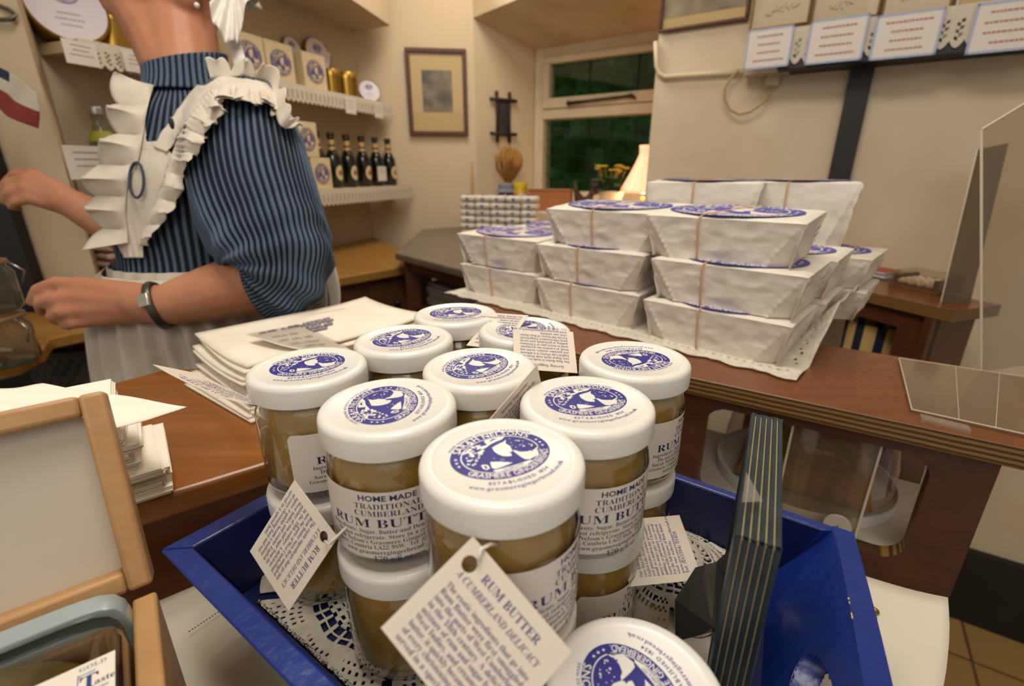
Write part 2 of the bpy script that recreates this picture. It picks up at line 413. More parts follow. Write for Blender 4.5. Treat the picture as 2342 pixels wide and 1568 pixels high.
# window
dW = Vector((W2[0]-W1[0], W2[1]-W1[1], 0)); LW = dW.length; dW.normalize(); nW = Vector((nR[0], nR[1], 0))
Wp = lambda s, k, z: Vector((W1[0], W1[1], 0)) + dW*s + nW*k + Vector((0, 0, z))
def wbar(mb, s0, s1, z0, z1, k0, k1, mat=0):
    vs = [Wp(s, k, z) for s in (s0, s1) for k in (k0, k1) for z in (z0, z1)]
    mb.add(vs, [(0, 1, 3, 2), (4, 6, 7, 5), (0, 4, 5, 1), (2, 3, 7, 6), (0, 2, 6, 4), (1, 5, 7, 3)], mat)
win_paint = M('cream_gloss_paint', 'dccdb2', .4, var='d3c2a4', vscale=12)
fr = MB()
wbar(fr, 0, .05, SILL, 1.79, -.02, .06); wbar(fr, LW-.05, LW, SILL, 1.79, -.02, .06)
wbar(fr, .05, LW-.05, 1.745, 1.79, -.02, .06); wbar(fr, .05, LW-.05, SILL, 1.155, -.02, .06)
wbar(fr, 0+.05, LW-.05, 1.482, 1.524, -.03, .06)
win = struct(fr.build('window_1', win_paint)); bevel(win, .004)
tf = MB()
wbar(tf, .05, LW-.05, 1.527, 1.572, -.035, .02); wbar(tf, .05, LW-.05, 1.715, 1.743, -.035, .02); wbar(tf, .05, .085, 1.562, 1.715, -.035, .02); wbar(tf, LW-.085, LW-.05, 1.562, 1.715, -.035, .02)
bevel(tf.build('top_light_frame', win_paint, win), .003)
pane_m = thin_glass('dark_window_glass', 'd6e6d8', .8, .03)
gp = MB(); wbar(gp, .05, LW-.05, 1.155, 1.475, .02, .024); gp.build('pane', pane_m, win)
gp = MB(); wbar(gp, .085, LW-.085, 1.562, 1.715, .0, .004); gp.build('pane', pane_m, win)
ld = MB()
for i in range(1, 6): s = .05+(LW-.1)*i/6; wbar(ld, s-.0016, s+.0016, 1.155, 1.475, .016, .02)
for z in (1.235, 1.315, 1.395): wbar(ld, .05, LW-.05, z-.0016, z+.0016, .016, .02)
for i in (2, 4): s = .05+(LW-.1)*i/6; wbar(ld, s-.0025, s+.0025, 1.562, 1.715, -.004, 0)
ld.build('leading', M('dull_lead', '14201a', .9), win)
st = MB(); a = Wp(.20, -.05, 1.542); c = Wp(.50, -.05, 1.552)
st.tube([a, a+(c-a)*.3, a+(c-a)*.9, c, c+dW*.02+Vector((0, 0, -.012))], [.008, .0055, .0055, .009, .004], 8)
st.ball(a, .011, 6); st.tube([a+(c-a)*.75, a+(c-a)*.75+nW*.03], .006, 6)
st.build('casement_stay', M('dark_iron', '3a3a36', .45, metal=.6), win, smooth=True)
# dark garden outside
rnd = random.Random(5); hg = MB()
def hedge(u, v):
    p = Wp(-.4+u*1.7, .55, .6+v*1.5); n = mnoise.fractal(p*9, 1, 2, 4); return p + nW*(.16*n)
hg.grid(hedge, 60, 50)
hd = hg.build('garden_hedge', M('dark_green_leaves', '4b9a6a', .8, var='2c6444', vscale=14, vamt=.8, bump=.8, bscale=50), smooth=True)
tag(hd, 'dark green garden foliage seen through the leaded window', 'hedge', kind='structure')

# shelf alcove in the left wall
SA = Vector((-.53, 2.30, 0)); SN = Vector((-.983, 1.094, 0)); dS = (SN-SA).normalized(); nS = Vector((dS.y, -dS.x, 0))
if nS.x > 0: nS = -nS                                   # into the wall
def Sp(t, k, z): p = SA + dS*t + nS*k; return Vector((p.x, p.y, z))
struct(MB().prism([Sp(-.05, .14, 0)[:2], Sp(1.25, .14, 0)[:2], Sp(1.25, .45, 0)[:2], Sp(-.05, .45, 0)[:2]], 0, 2.4).build('wall_left', M('shelf_wall_plaster', 'beac90', .9, bump=.3, bscale=20)))
struct(MB().prism([Sp(.0, .14, 0)[:2], Sp(.02, -.05, 0)[:2], Sp(.5, -.14, 0)[:2], Sp(1.25, -.14, 0)[:2], Sp(1.25, .14, 0)[:2]], 1.80, 2.4).build('wall_left_soffit', M('soffit_plaster', 'cbb899', .9, bump=.3, bscale=15)))
# pier at the left edge with a black post
struct(MB().prism([(-.975, 1.122), (-1.7, 1.06), (-1.7, 1.35), (-1.06, 1.24)], 0, 2.4).build('wall_left_pier', cream))
struct(MB().prism([(-1.085, 1.08), (-1.24, 1.066), (-1.24, 1.09), (-1.085, 1.105)], 0, 2.4).build('trim_1', black_wood))

# right wall: black skirting, post and rail
bb = MB().prism([plan(R0, dR, -1.4, nR, -.025), plan(R0, dR, .9, nR, -.025), plan(R0, dR, .9, nR, .002), plan(R0, dR, -1.4, nR, .002)], 0, .235)
struct(bb.build('baseboard_right', black_wood))
wn = Vector((nR[0], nR[1], 0)); w0 = Vector((R0[0], R0[1], 0))
def onR(x, y, k=0.0): return onplane(x, y, w0 - wn*k, wn)
a1 = onR(1897, 394); a2 = onR(1948, 394)
struct(MB().prism([a1.xy[:], a2.xy[:], (a2.xy-wn.xy*.02)[:], (a1.xy-wn.xy*.02)[:]], .75, onR(1930, 130).z).build('trim_2', black_wood))
RAILZ = onR(2060, 130, .10).z
r0 = onR(1800, 140, .10); r1 = onR(2342, 118, .10); rd = (r1-r0); rd.z = 0; rd.normalize()
r0 = r0 - rd*.02; r1 = r1 + rd*.5
pl = [(r0-wn*0).xy, (r1-wn*0).xy, (r1+wn*.10).xy, (r0+wn*.10).xy]
sh = MB().prism([p[:] for p in pl], RAILZ-.002, RAILZ+.03)
rail = thing('picture_shelf', 'narrow black wall shelf edged with cream crochet lace above the right wall', 'shelf', (r0.x, r0.y, RAILZ))
sub(sh.build('board', black_wood), rail)
# ================================================================ counters and the things standing on them
ZL, ZR, ZC = -.232, -.22, -.30
def wood(name, c1, c2, ang, rough=.32, coat=.25, sc=(3, 40, 40)):
    m = M(name, c1, rough, spec=.4, var=c2, vscale=1.6, vamt=1.1, coat=coat, stretch=sc, vdet=6, bump=.08, bscale=3); 
    for n in m.node_tree.nodes:
        if n.type == 'MAPPING': n.inputs['Rotation'].default_value = (0, 0, ang)
    return m
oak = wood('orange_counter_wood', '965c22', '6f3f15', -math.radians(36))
mahog = wood('red_brown_table_wood', '7d4a2a', '67381e', math.radians(38), .3, .2, (2, 30, 30))
mahog_d = wood('dark_panel_wood', '57311d', '3f2314', math.radians(39), .4, .1, (2, 30, 30))
def ply_mat():
    m = M('plywood_edge', '7a5a2c', .5); nt = m.node_tree; b = nt.nodes['Principled BSDF']
    tc = nd(nt, 'ShaderNodeTexCoord'); sp = nd(nt, 'ShaderNodeSeparateXYZ'); nt.links.new(tc.outputs['Object'], sp.inputs[0])
    nz = nd(nt, 'ShaderNodeTexNoise'); nz.inputs['Scale'].default_value = 30; nt.links.new(tc.outputs['Object'], nz.inputs['Vector'])
    ad = nd(nt, 'ShaderNodeMath', operation='MULTIPLY_ADD'); ad.inputs[1].default_value = .0012; nt.links.new(nz.outputs[0], ad.inputs[0]); nt.links.new(sp.outputs[2], ad.inputs[2])
    mu = nd(nt, 'ShaderNodeMath', operation='MULTIPLY'); mu.inputs[1].default_value = 2*PI/.0052; nt.links.new(ad.outputs[0], mu.inputs[0])
    si = nd(nt, 'ShaderNodeMath', operation='SINE'); nt.links.new(mu.outputs[0], si.inputs[0])
    rp = nd(nt, 'ShaderNodeValToRGB'); rp.color_ramp.elements[0].color = lin('3d2712'); rp.color_ramp.elements[1].color = lin('84602f'); rp.color_ramp.elements[0].position = .2; rp.color_ramp.elements[1].position = .75
    ma = nd(nt, 'ShaderNodeMath', operation='MULTIPLY_ADD'); ma.inputs[1].default_value = .5; ma.inputs[2].default_value = .5; nt.links.new(si.outputs[0], ma.inputs[0])
    nt.links.new(ma.outputs[0], rp.inputs[0]); nt.links.new(rp.outputs[0], b.inputs['Base Color']); return m
ply = ply_mat()

# --- left counter (orange wood), front edge running away to the right
eF = Vector((.807, .591, 0)); F0 = Vector((-.282, .294, 0))
Lp = [(F0-eF*.40).xy[:], (F0+eF*.35).xy[:], (.03, .60), (-.25, .585), (-.434, .552), (-.80, .075)]
lc = thing('wooden_counter', 'orange-brown polished wooden counter under the paper sheets and bags', 'counter', (-.3, .4, 0))
o = MB().prism(Lp, R(ZL)-.022, R(ZL)).build('worktop', oak); bevel(o, .004, 3); sub(o, lc)
cen = Vector((-.33, .40)); Lq = [tuple(cen+(Vector(p)-cen)*1.0) for p in Lp]
nF = Vector((-.591, .807)); Lq[0] = tuple(Vector(Lp[0])+nF*.016); Lq[1] = tuple(Vector(Lp[1])+nF*.016)
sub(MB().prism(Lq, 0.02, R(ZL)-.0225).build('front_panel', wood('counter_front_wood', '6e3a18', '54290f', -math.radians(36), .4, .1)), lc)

# --- white covered low table with a curled edge
cl = MB()
eRx = Vector((.84, -.542, 0)); c0 = onz(2155, 1400, ZC); c1 = onz(2145, 1568, ZC); ce = (c1-c0).normalized(); cx_ = Vector((-ce.y, ce.x, 0));
if cx_.x > 0: cx_ = -cx_
cloth_m = M('grey_white_oilcloth', 'cfc8ba', .42, spec=.4, var='c3bba9', vscale=5, bump=.12, bscale=16)
CR0, CR1 = c0, c0+ce*.5
CLL = [Vector((.02, .45, 0)), Vector((-.07, .415, 0)), Vector((-.5, .10, 0))]
def left_(v): return CLL[0].lerp(CLL[1], v/.2) if v < .2 else CLL[1].lerp(CLL[2], (v-.2)/.8)
def clothp(u, v):
    p = CR0.lerp(CR1, v)*(1-u)+left_(v)*u; z = R(ZC) + .0015*math.sin(9*u+14*v)
    d = u*.36
    if d < .035: z += (.035-d)**2*3
    if v < .10: z += (.10-v)*.10*max(0, 1-u*3)
    return Vector((p.x + .004*math.sin(17*v)*(u < .15), p.y, z))
cl.grid(clothp, 60, 40)
co = cl.build('table_cover', cloth_m, smooth=True); solid(co, .0012)
tag(co, 'off-white wipe-clean cover with stitched seam under the blue tray', 'table cover')
def seam(p0, p1, n):
    sm = MB()
    a, b_ = onz(*p0, ZC+.004), onz(*p1, ZC+.004)
    for i in range(n):
        q = a.lerp(b_, (i+.2)/n); q2 = a.lerp(b_, (i+.75)/n); sm.tube([q, q2], .00035, 5)
    sub(sm.build('stitching', MATS.get('dark_thread') or M('dark_thread', '4a4238', .8)), co)
seam((430, 1445), (520, 1385), 14); seam((2012, 1335), (1990, 1568), 30)
ey = MB(); p = onz(1998, 1396, ZC+.0045); ey.lathe([(.0012, .0003), (.0016, .0009), (.0034, .0007), (.0036, 0)], 20, c=p)
sub(ey.build('eyelet', M('brass', 'b48a3c', .3, metal=1), smooth=True), co)
tq = [c0+ce*.02-eRx*.015, CR1-eRx*.015, CLL[2]+Vector((.01, -.01, 0)), CLL[1]+Vector((.01, -.012, 0)), CLL[0]+Vector((.0, -.015, 0))]
tb = thing('low_table', 'low table hidden under the off-white cover and blue tray', 'table', (0, .15, 0))
sub(MB().prism([p.xy[:] for p in tq], R(ZC)-.035, R(ZC)-.004).build('tabletop', mahog_d), tb)
for i in range(4):
    q = sum(tq, Vector())/5; q = tq[i]+(q-tq[i])*.12; sub(MB().box((q.x, q.y, (R(ZC)-.035)/2), (.04, .04, R(ZC)-.036)).build('leg', mahog_d), tb)

# --- parcel table: plywood-edged top on a panel with a rounded cut-out
f0 = onz(1573, 861, ZR); f1 = onz(2342, 1024, ZR); eR = (f1-f0).normalized(); qR = Vector((-eR.y, eR.x, 0))   # qR points away
if qR.y < 0: qR = -qR
bk = onz(1900, 790, ZR); wid = (bk-f0).dot(qR)
Tl = f0 - eR*.40; Tr = f1 + eR*.12
pt = thing('display_table', 'brown plywood-edged table carrying the pile of wrapped parcels', 'table', (f0.x, f0.y, 0))
notch = f0 + eR*((bk-f0).dot(eR)-.10)
top = [Tl, Tr, Tr+qR*wid, notch+qR*wid, notch+qR*(wid+.36), Tl+qR*(wid+.36)]
o = MB().prism([p.xy[:] for p in top], R(ZR)-.021, R(ZR), 0, top=1).build('tabletop', [ply, mahog]); sub(o, pt); bevel(o, .0015, 2)
# front panel with cut-out, traced on its own plane
pp = f0 + qR*.012
def onP(x, y): return onplane(x, y, pp, qR)
zt, zb = R(ZR)-.0215, R(-.41)
def toP(p): return ((p-pp).dot(eR), p.z)
sL = (Tl-pp).dot(eR)+.02; sR = toP(onP(2287, 1075))[0]
h = [toP(onP(x, y)) for x, y in [(1590, 1120), (1640, 960), (2140, 1050), (2052, 1285)]]
hx0, hx1 = h[0][0], h[2][0]; hz1 = h[2][1]; hz0 = h[3][1]; rr = .022
hole = []
for (cx, cz, a0) in [(hx1-rr, hz1-rr, 0), (hx0+rr, hz1-rr, 90), (hx0+rr, hz0+rr, 180), (hx1-rr, hz0+rr, 270)]:
    for k in range(9): t = math.radians(a0+90*k/8); hole.append((cx+rr*math.cos(t), cz+rr*math.sin(t)))
outer = []
def proj_out(x, z):
    cx, cz = (hx0+hx1)/2, (hz0+hz1)/2; dx, dz = x-cx, z-cz; ks = []
    if dx > 1e-6: ks.append((sR-cx)/dx)
    if dx < -1e-6: ks.append((sL-cx)/dx)
    if dz > 1e-6: ks.append((zt-cz)/dz)
    if dz < -1e-6: ks.append((zb-cz)/dz)
    k = min(ks); return (cx+dx*k, cz+dz*k)
hole2 = []
for i, p in enumerate(hole):
    hole2.append(p)
# add the corner rays so that the outline keeps square corners
def corner_pt(x, z):
    cx, cz = (hx0+hx1)/2, (hz0+hz1)/2; best = min(range(len(hole)), key=lambda i: abs(math.atan2(hole[i][1]-cz, hole[i][0]-cx)-math.atan2(z-cz, x-cx))); return best
outer = [proj_out(*p) for p in hole]
for c in [(sR, zt), (sL, zt), (sL, zb), (sR, zb)]: outer[corner_pt(*c)] = c
pm = MB(); n = len(hole); th = .018
P3 = lambda s, z, k: pp + eR*s + qR*k + Vector((0, 0, z-pp.z))
vs = [P3(*p, 0) for p in hole]+[P3(*p, 0) for p in outer]+[P3(*p, th) for p in hole]+[P3(*p, th) for p in outer]
fs = []; mi = []
for i in range(n):
    j = (i+1) % n; fs += [(i, j, n+j, n+i), (2*n+i, 3*n+i, 3*n+j, 2*n+j), (i, 2*n+i, 2*n+j, j), (n+i, n+j, 3*n+j, 3*n+i)]; mi += [0, 0, 1, 1]
pm.add(vs, fs); pm.m = mi
sub(pm.build('cutout_panel', [mahog_d, ply]), pt)
for s in (sL+.02, ):
    q = pp+eR*s+qR*(wid-.02); sub(MB().box((q.x, q.y, zt/2), (.05, .05, zt-.002)).build('leg', mahog_d), pt)
q = pp + eR*((sL+sR)/2) + qR*.10
sub(MB().prism([P3(sL, 0, .005).xy[:], P3(sR, 0, .005).xy[:], P3(sR, 0, wid-.02).xy[:], P3(sL, 0, wid-.02).xy[:]], hz0-.034, hz0-.006).build('lower_shelf', M('white_shelf_paint', 'cfc6b6', .5)), pt)
for s in (sL+.03, sR-.03):
    q = P3(s, 0, .05); sub(MB().box((q.x, q.y, (hz0-.034)/2), (.04, .04, hz0-.036)).build('leg', mahog_d), pt)
# crumbs on the top
rc = random.Random(8); cb = MB()
for i in range(150):
    q = onz(rc.gauss(2010, 95), rc.gauss(872, 34), ZR+.0004)
    t = (q-f0).dot(qR)
    if t < .01 or t > wid-.005: continue
    r = rc.uniform(.0003, .0009); cb.ball((q.x, q.y, R(ZR)+r*.5), r, 3, sc=(1.3, 1, .6))
tag(cb.build('gingerbread_crumbs', M('ginger_crumb', 'b07a34', .8)), 'golden gingerbread crumbs scattered on the brown tabletop', 'crumbs', kind='stuff')
# what is seen through the cut-out: clear tubs with brown crumble on a white board
acr = thin_glass('clear_acrylic', 'f4f0e8', 1.0, .03, .04, 'd8cfbf')
acr_edge = M('bright_acrylic_edge', 'c8bca6', .25, spec=.6)
tub = thing('cake_dish', 'white dish of brown gingerbread crumble under a clear dome behind the cut-out', 'dish', P3((hx0+hx1)/2+.005, hz0-.0055, .125)); tub.rotation_euler = (0, 0, math.atan2(eR.y, eR.x))
hw = (hx1-hx0)/2
MB().lathe([(.001, .006), (1, .006), (1.02, .016), (1.04, .016), (1.03, .0), (.001, .0)], 48, sx=hw*.98, sy=.098).build('plate', white_enamel, tub, smooth=True, autos=40)
crumb = M('brown_crumble', 'b8823f', .85, var='96632b', vscale=60, bump=.8, bscale=150)
g = MB(); 
def crf(u, v):
    x, y = (u*2-1), (v*2-1); ed = min(1, 6*(1-max(abs(x), abs(y)))); return Vector((x*hw*.72, y*.066, .017+ed*(.030+.008*mnoise.noise(Vector((x*7, y*5, 2))))))
g.grid(crf, 40, 20); g.build('crumble', crumb, tub, smooth=True)
d = MB(); d.lathe([(1.0, .017), (.985, .05), (.93, .08), (.8, .098), (.5, .107), (.001, .11)], 48, sx=hw*.96, sy=.095); d.build('dome', acr, tub, smooth=True)
bin_ = thing('acrylic_bin', 'clear acrylic open bin with a round base disc standing before the dish', 'bin', P3(hx0+(hx1-hx0)*.66, hz0-.0055, .021)); bin_.rotation_euler = tub.rotation_euler
bb_ = MB()
for x in (-.048, .03): bb_.box((x, 0, .075), (.002, .016, .15))
bb_.box((-.009, -.008, .075), (.08, .0015, .15)); bb_.box((-.009, .008, .075), (.08, .0015, .15))
bb_.build('body', acr, bin_)
be = MB()
for x in (-.048, .03):
    be.box((x, -.0095, .075), (.0022, .0015, .15))
be.box((-.009, -.0095, .149), (.08, .0015, .002)); be.build('rim', acr_edge, bin_)
MB().lathe([(.001, 0), (.013, 0), (.013, .003), (.001, .003)], 24, mt=Matrix.Translation((.012, -.0105, .02)) @ Matrix.Rotation(PI/2, 4, 'X')).build('base_disc', M('grey_disc', 'b3aa99', .5), bin_)

# --- acrylic guard and its base sheet on the right of the table
gd = thing('acrylic_guard', 'tall clear acrylic guard leaning at the right end of the brown table', 'guard', onz(2244, 848, ZR))
bl = onz(2244, 848, ZR); tl = Vector((.4986, .5597, R(.041))); br_ = bl + Vector((.14, .037, 0)); trr = tl + Vector((.14, .037, .075))
g = MB(); g.add([bl, br_, trr, tl], [(0, 1, 2, 3)]); o = g.build('upright_sheet', thin_glass('tinted_acrylic', 'ece6da', 1.3, .03, .05, 'a89c88')); solid(o, .003); sub(o, gd)
g = MB(); g.tube([bl, tl], .0014, 6); g.tube([tl, trr], .0014, 6); sub(g.build('edge', acr_edge), gd)
b0, b1, b2, b3 = onz(2055, 822, ZR+.001), onz(2084, 940, ZR+.001), onz(2342, 1000, ZR+.001)+eR*.05, onz(2244, 848, ZR+.001)+eR*.12
g = MB(); g.prism([b0.xy[:], b1.xy[:], b2.xy[:], b3.xy[:]], R(ZR)+.0004, R(ZR)+.0034); o = g.build('base_sheet', thin_glass('frosted_acrylic', 'e6ddd0', 1.3, .12, .15, 'c9b59b')); sub(o, gd); 
g = MB()
for a_, b_ in [(b0, b1), (b1, b2), (b0, b3)]: g.tube([a_+V(0, 0, .002), b_+V(0, 0, .002)], .0007, 6)
for t in (.36, .62): g.tube([b0.lerp(b3, t*.75)+V(0, 0, .0026), b1.lerp(b2, t*.75)+V(0, 0, .0026)], .0003, 6)
sub(g.build('edge', acr_edge), gd)
tp = [onz(2104, 945, ZR+.0036), onz(2215, 972, ZR+.0036), onz(2215, 972, ZR+.0036)-qR*.012, onz(2104, 945, ZR+.0036)-qR*.012]
g = MB(); g.add([tp[0], tp[1], tp[2], tp[3], tp[3]-V(0, 0, .016), tp[2]-V(0, 0, .016)], [(0, 1, 2, 3), (3, 2, 5, 4)]); sub(g.build('sticky_tape', thin_glass('shiny_tape', 'efe6d8', 3, .1, .15, 'e8dfd0')), gd)
# ================================================================ blue tray, doilies, rum butter jars and their swing tags
ZF = -.264; ZRIM = -.216
tb_ = Vector((.814, -.581, 0)).normalized(); ta = Vector((-.581, -.814, 0)); ta = (ta - tb_*ta.dot(tb_)).normalized()
K = Vector((-.0617, .447, 0))
def T(s, t, z): p = K + tb_*(s+(s/.337)*.13*t) + ta*t; return Vector((p.x, p.y, R(z)))
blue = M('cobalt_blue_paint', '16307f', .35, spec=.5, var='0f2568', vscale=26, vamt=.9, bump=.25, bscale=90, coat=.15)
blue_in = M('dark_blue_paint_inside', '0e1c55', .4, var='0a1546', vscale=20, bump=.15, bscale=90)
chip = M('bare_chipped_wood', 'c7ac7c', .8)
LT, WT = .337, .262
tr = thing('wooden_tray', 'cobalt blue painted wooden tray with cut-out handle holding the rum butter jars', 'tray', T(LT/2, WT/2, ZF-.012))
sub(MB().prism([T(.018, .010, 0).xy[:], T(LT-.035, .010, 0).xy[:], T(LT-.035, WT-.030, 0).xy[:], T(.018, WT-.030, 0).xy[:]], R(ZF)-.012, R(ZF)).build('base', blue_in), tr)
def wall(name, a, b, ai, bi, af, bf, hi=None):
    """slanted board: outer top a-b, inner top ai-bi, foot line af-bf"""
    m = MB(); th = (ai-a)
    vs = [a, b, bi, ai, af, bf, bf-(bi-b)*.9, af-(ai-a)*.9]
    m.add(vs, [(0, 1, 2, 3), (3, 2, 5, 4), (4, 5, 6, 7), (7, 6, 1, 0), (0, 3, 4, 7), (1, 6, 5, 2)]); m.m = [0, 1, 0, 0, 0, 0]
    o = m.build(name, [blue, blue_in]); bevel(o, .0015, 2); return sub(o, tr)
wl = .013
wall('side_board', T(0, 0, ZRIM), T(LT, 0, ZRIM), T(wl, wl*.6, ZRIM), T(LT-wl, wl*.6, ZRIM), T(.020, wl*.9, ZF), T(LT-.03, wl*.9, ZF))
wall('side_board', T(0, WT, ZRIM), T(LT, WT, ZRIM), T(wl, WT-wl, ZRIM), T(LT-wl, WT-wl, ZRIM), T(.020, WT-.030, ZF), T(LT-.03, WT-.030, ZF))
wall('end_board', T(0, 0, ZRIM), T(0, WT, ZRIM), T(wl, wl, ZRIM), T(wl, WT-wl, ZRIM), T(.020, .008, ZF), T(.020, WT-.030, ZF))
# right end board with an oval hand hole
m = MB()
def endp(t, f, k):               # t along, f 0 foot..1 top, k 0 inner 1 outer
    top = ZRIM+.004*math.sin(PI*t/WT); z = ZF-.010 + (top-ZF+.010)*f; s = LT-.036 + .030*(z-ZF)/.048 + k*.011
    return T(s, t, z)
tc_, zc_, ra, rb = WT*.47, .60, .032, .19
def inhole(u, v): return ((u*WT-tc_)/ra)**2 + ((v-zc_)/rb)**2 < 1
NU, NV = 130, 50
for k in (0, 1): m.grid(lambda u, v: endp(u*WT, v, k), NU, NV, 1 if k == 0 else 0, keep=lambda u, v: not inhole(u, v))
m.grid(lambda u, v: endp(u*WT, 1, v), NU, 1); m.grid(lambda u, v: endp(u*WT, 0, v), NU, 1)
m.grid(lambda u, v: endp(0, u, v), NV, 1); m.grid(lambda u, v: endp(WT, u, v), NV, 1)
hl = [(tc_+ra*1.03*math.cos(2*PI*i/64), zc_+rb*1.03*math.sin(2*PI*i/64)) for i in range(64)]
m.grid(lambda u, v: endp(hl[int(round(u*64)) % 64][0], hl[int(round(u*64)) % 64][1], v*1.04-.02), 64, 1, 0, cu=True)
o = m.build('end_board', [blue, blue]); o.data.polygons.foreach_set('use_smooth', [True]*len(o.data.polygons)); o.data.set_sharp_from_angle(angle=math.radians(40)); sub(o, tr)
rc = random.Random(4); 
for i in range(10):
    ch = MB()
    t = rc.uniform(.04, .2); p = endp(t, 1, .0); l = rc.uniform(.001, .006); q = endp(t+l, 1, .0)
    ch.tube([p+V(0, 0, .0002), q+V(0, 0, .0002)], rc.uniform(.0002, .0007), 5)
    sub(ch.build('chipped_paint', chip), tr)

# --- lace
lace_m = M('off_white_crochet_cotton', 'ded6c6', .9, var='cbc2b0', vscale=120, bump=.6, bscale=260, sheen=.2)
def lace(name, cen, rad, zf, label, petals=12, seed=1, nr=84, na=480, squash=1.0, rot=0, lift=None):
    mb = MB(); 
    def keep(u, v):
        a = u*petals; fa = abs((a % 1)-.5)*2; r = v
        if r > .62:                                   # fans with eyelets
            if fa > .86 and r > .78: return False
            k = int(r*42); j = int(u*petals*16+.5*((k//2) % 2)); return not ((j % 2 == 0) and k % 2 == 0 and .66 < r < .92 and fa < .72)
        if .50 < r < .60: return (int(u*petals*12) % 4) == 0 or .545 < r < .56
        if r < .50:
            k = int(r*50); j = int(u*petals*max(2, int(r*14))+.5*((k//2) % 2)); return not (j % 2 == 0 and k % 2 == 0)
        return True
    def fn(u, v):
        p = fn0(u, v); q = Vector((p.x, p.y, 0))-K; s_, t_ = q.dot(tb_), q.dot(ta)
        s2, t2 = min(max(s_, .020), LT-.042), min(max(t_, .012), WT-.033); q = K + tb_*s2 + ta*t2
        return Vector((q.x, q.y, zf(q.x, q.y)+min(.030, abs(s_-s2))*1.0))
    def fn0(u, v):
        sc_ = 1+.10*(1-abs(((u*petals) % 1)-.5)*2)**.6*(v**2); a = 2*PI*u+rot; r = rad*v*sc_*.93
        x, y = cen[0]+r*math.cos(a)*squash, cen[1]+r*math.sin(a)
        return Vector((x, y, zf(x, y)))
    mb.grid(fn, na, nr, 0, cu=True, keep=keep)
    o = mb.build(name, lace_m, smooth=True, uv=False); solid(o, .0011, 1)
    return tag(o, label, 'doily')
def trayz(x, y):
    p = Vector((x, y, 0))-K; s, t = p.dot(tb_), p.dot(ta); z = R(ZF)+.0012
    ov = max(0.010-s, s-(LT-.034), .004-t, t-(WT-.018), -1)
    if ov > 0: z += ov*1.3
    z += .0015*mnoise.noise(Vector((x*60, y*60, 0)))+.001
    return z
lace('lace_doily', T(.092, .166, 0), .092, trayz, 'white crochet lace doily on the left half of the blue tray under stacked jars', 12, 1, rot=.15)
lace('lace_doily', T(.243, .052, 0), .050, lambda x, y: max(trayz(x, y)+.002, R(ZF)+.003+.02*math.exp(-((x-T(.243, .052, 0).x)**2+(y-T(.243, .052, 0).y)**2)/.0012)), 'small white lace doily crumpled at the back right of the tray behind the dark frame', 10, 2, 30, 170)
# white card lining under the frame
ln = MB(); ln.grid(lambda u, v: T(.180+u*.112, .085+v*.138, ZF+.0050+.002*math.sin(5*u+3*v)+.001), 12, 14)
o = ln.build('tray_liner', M('pale_grey_card', 'c9c3b6', .45, spec=.4), smooth=True); solid(o, .0008, 1); tag(o, 'pale grey card lying flat in the right half of the blue tray', 'card')

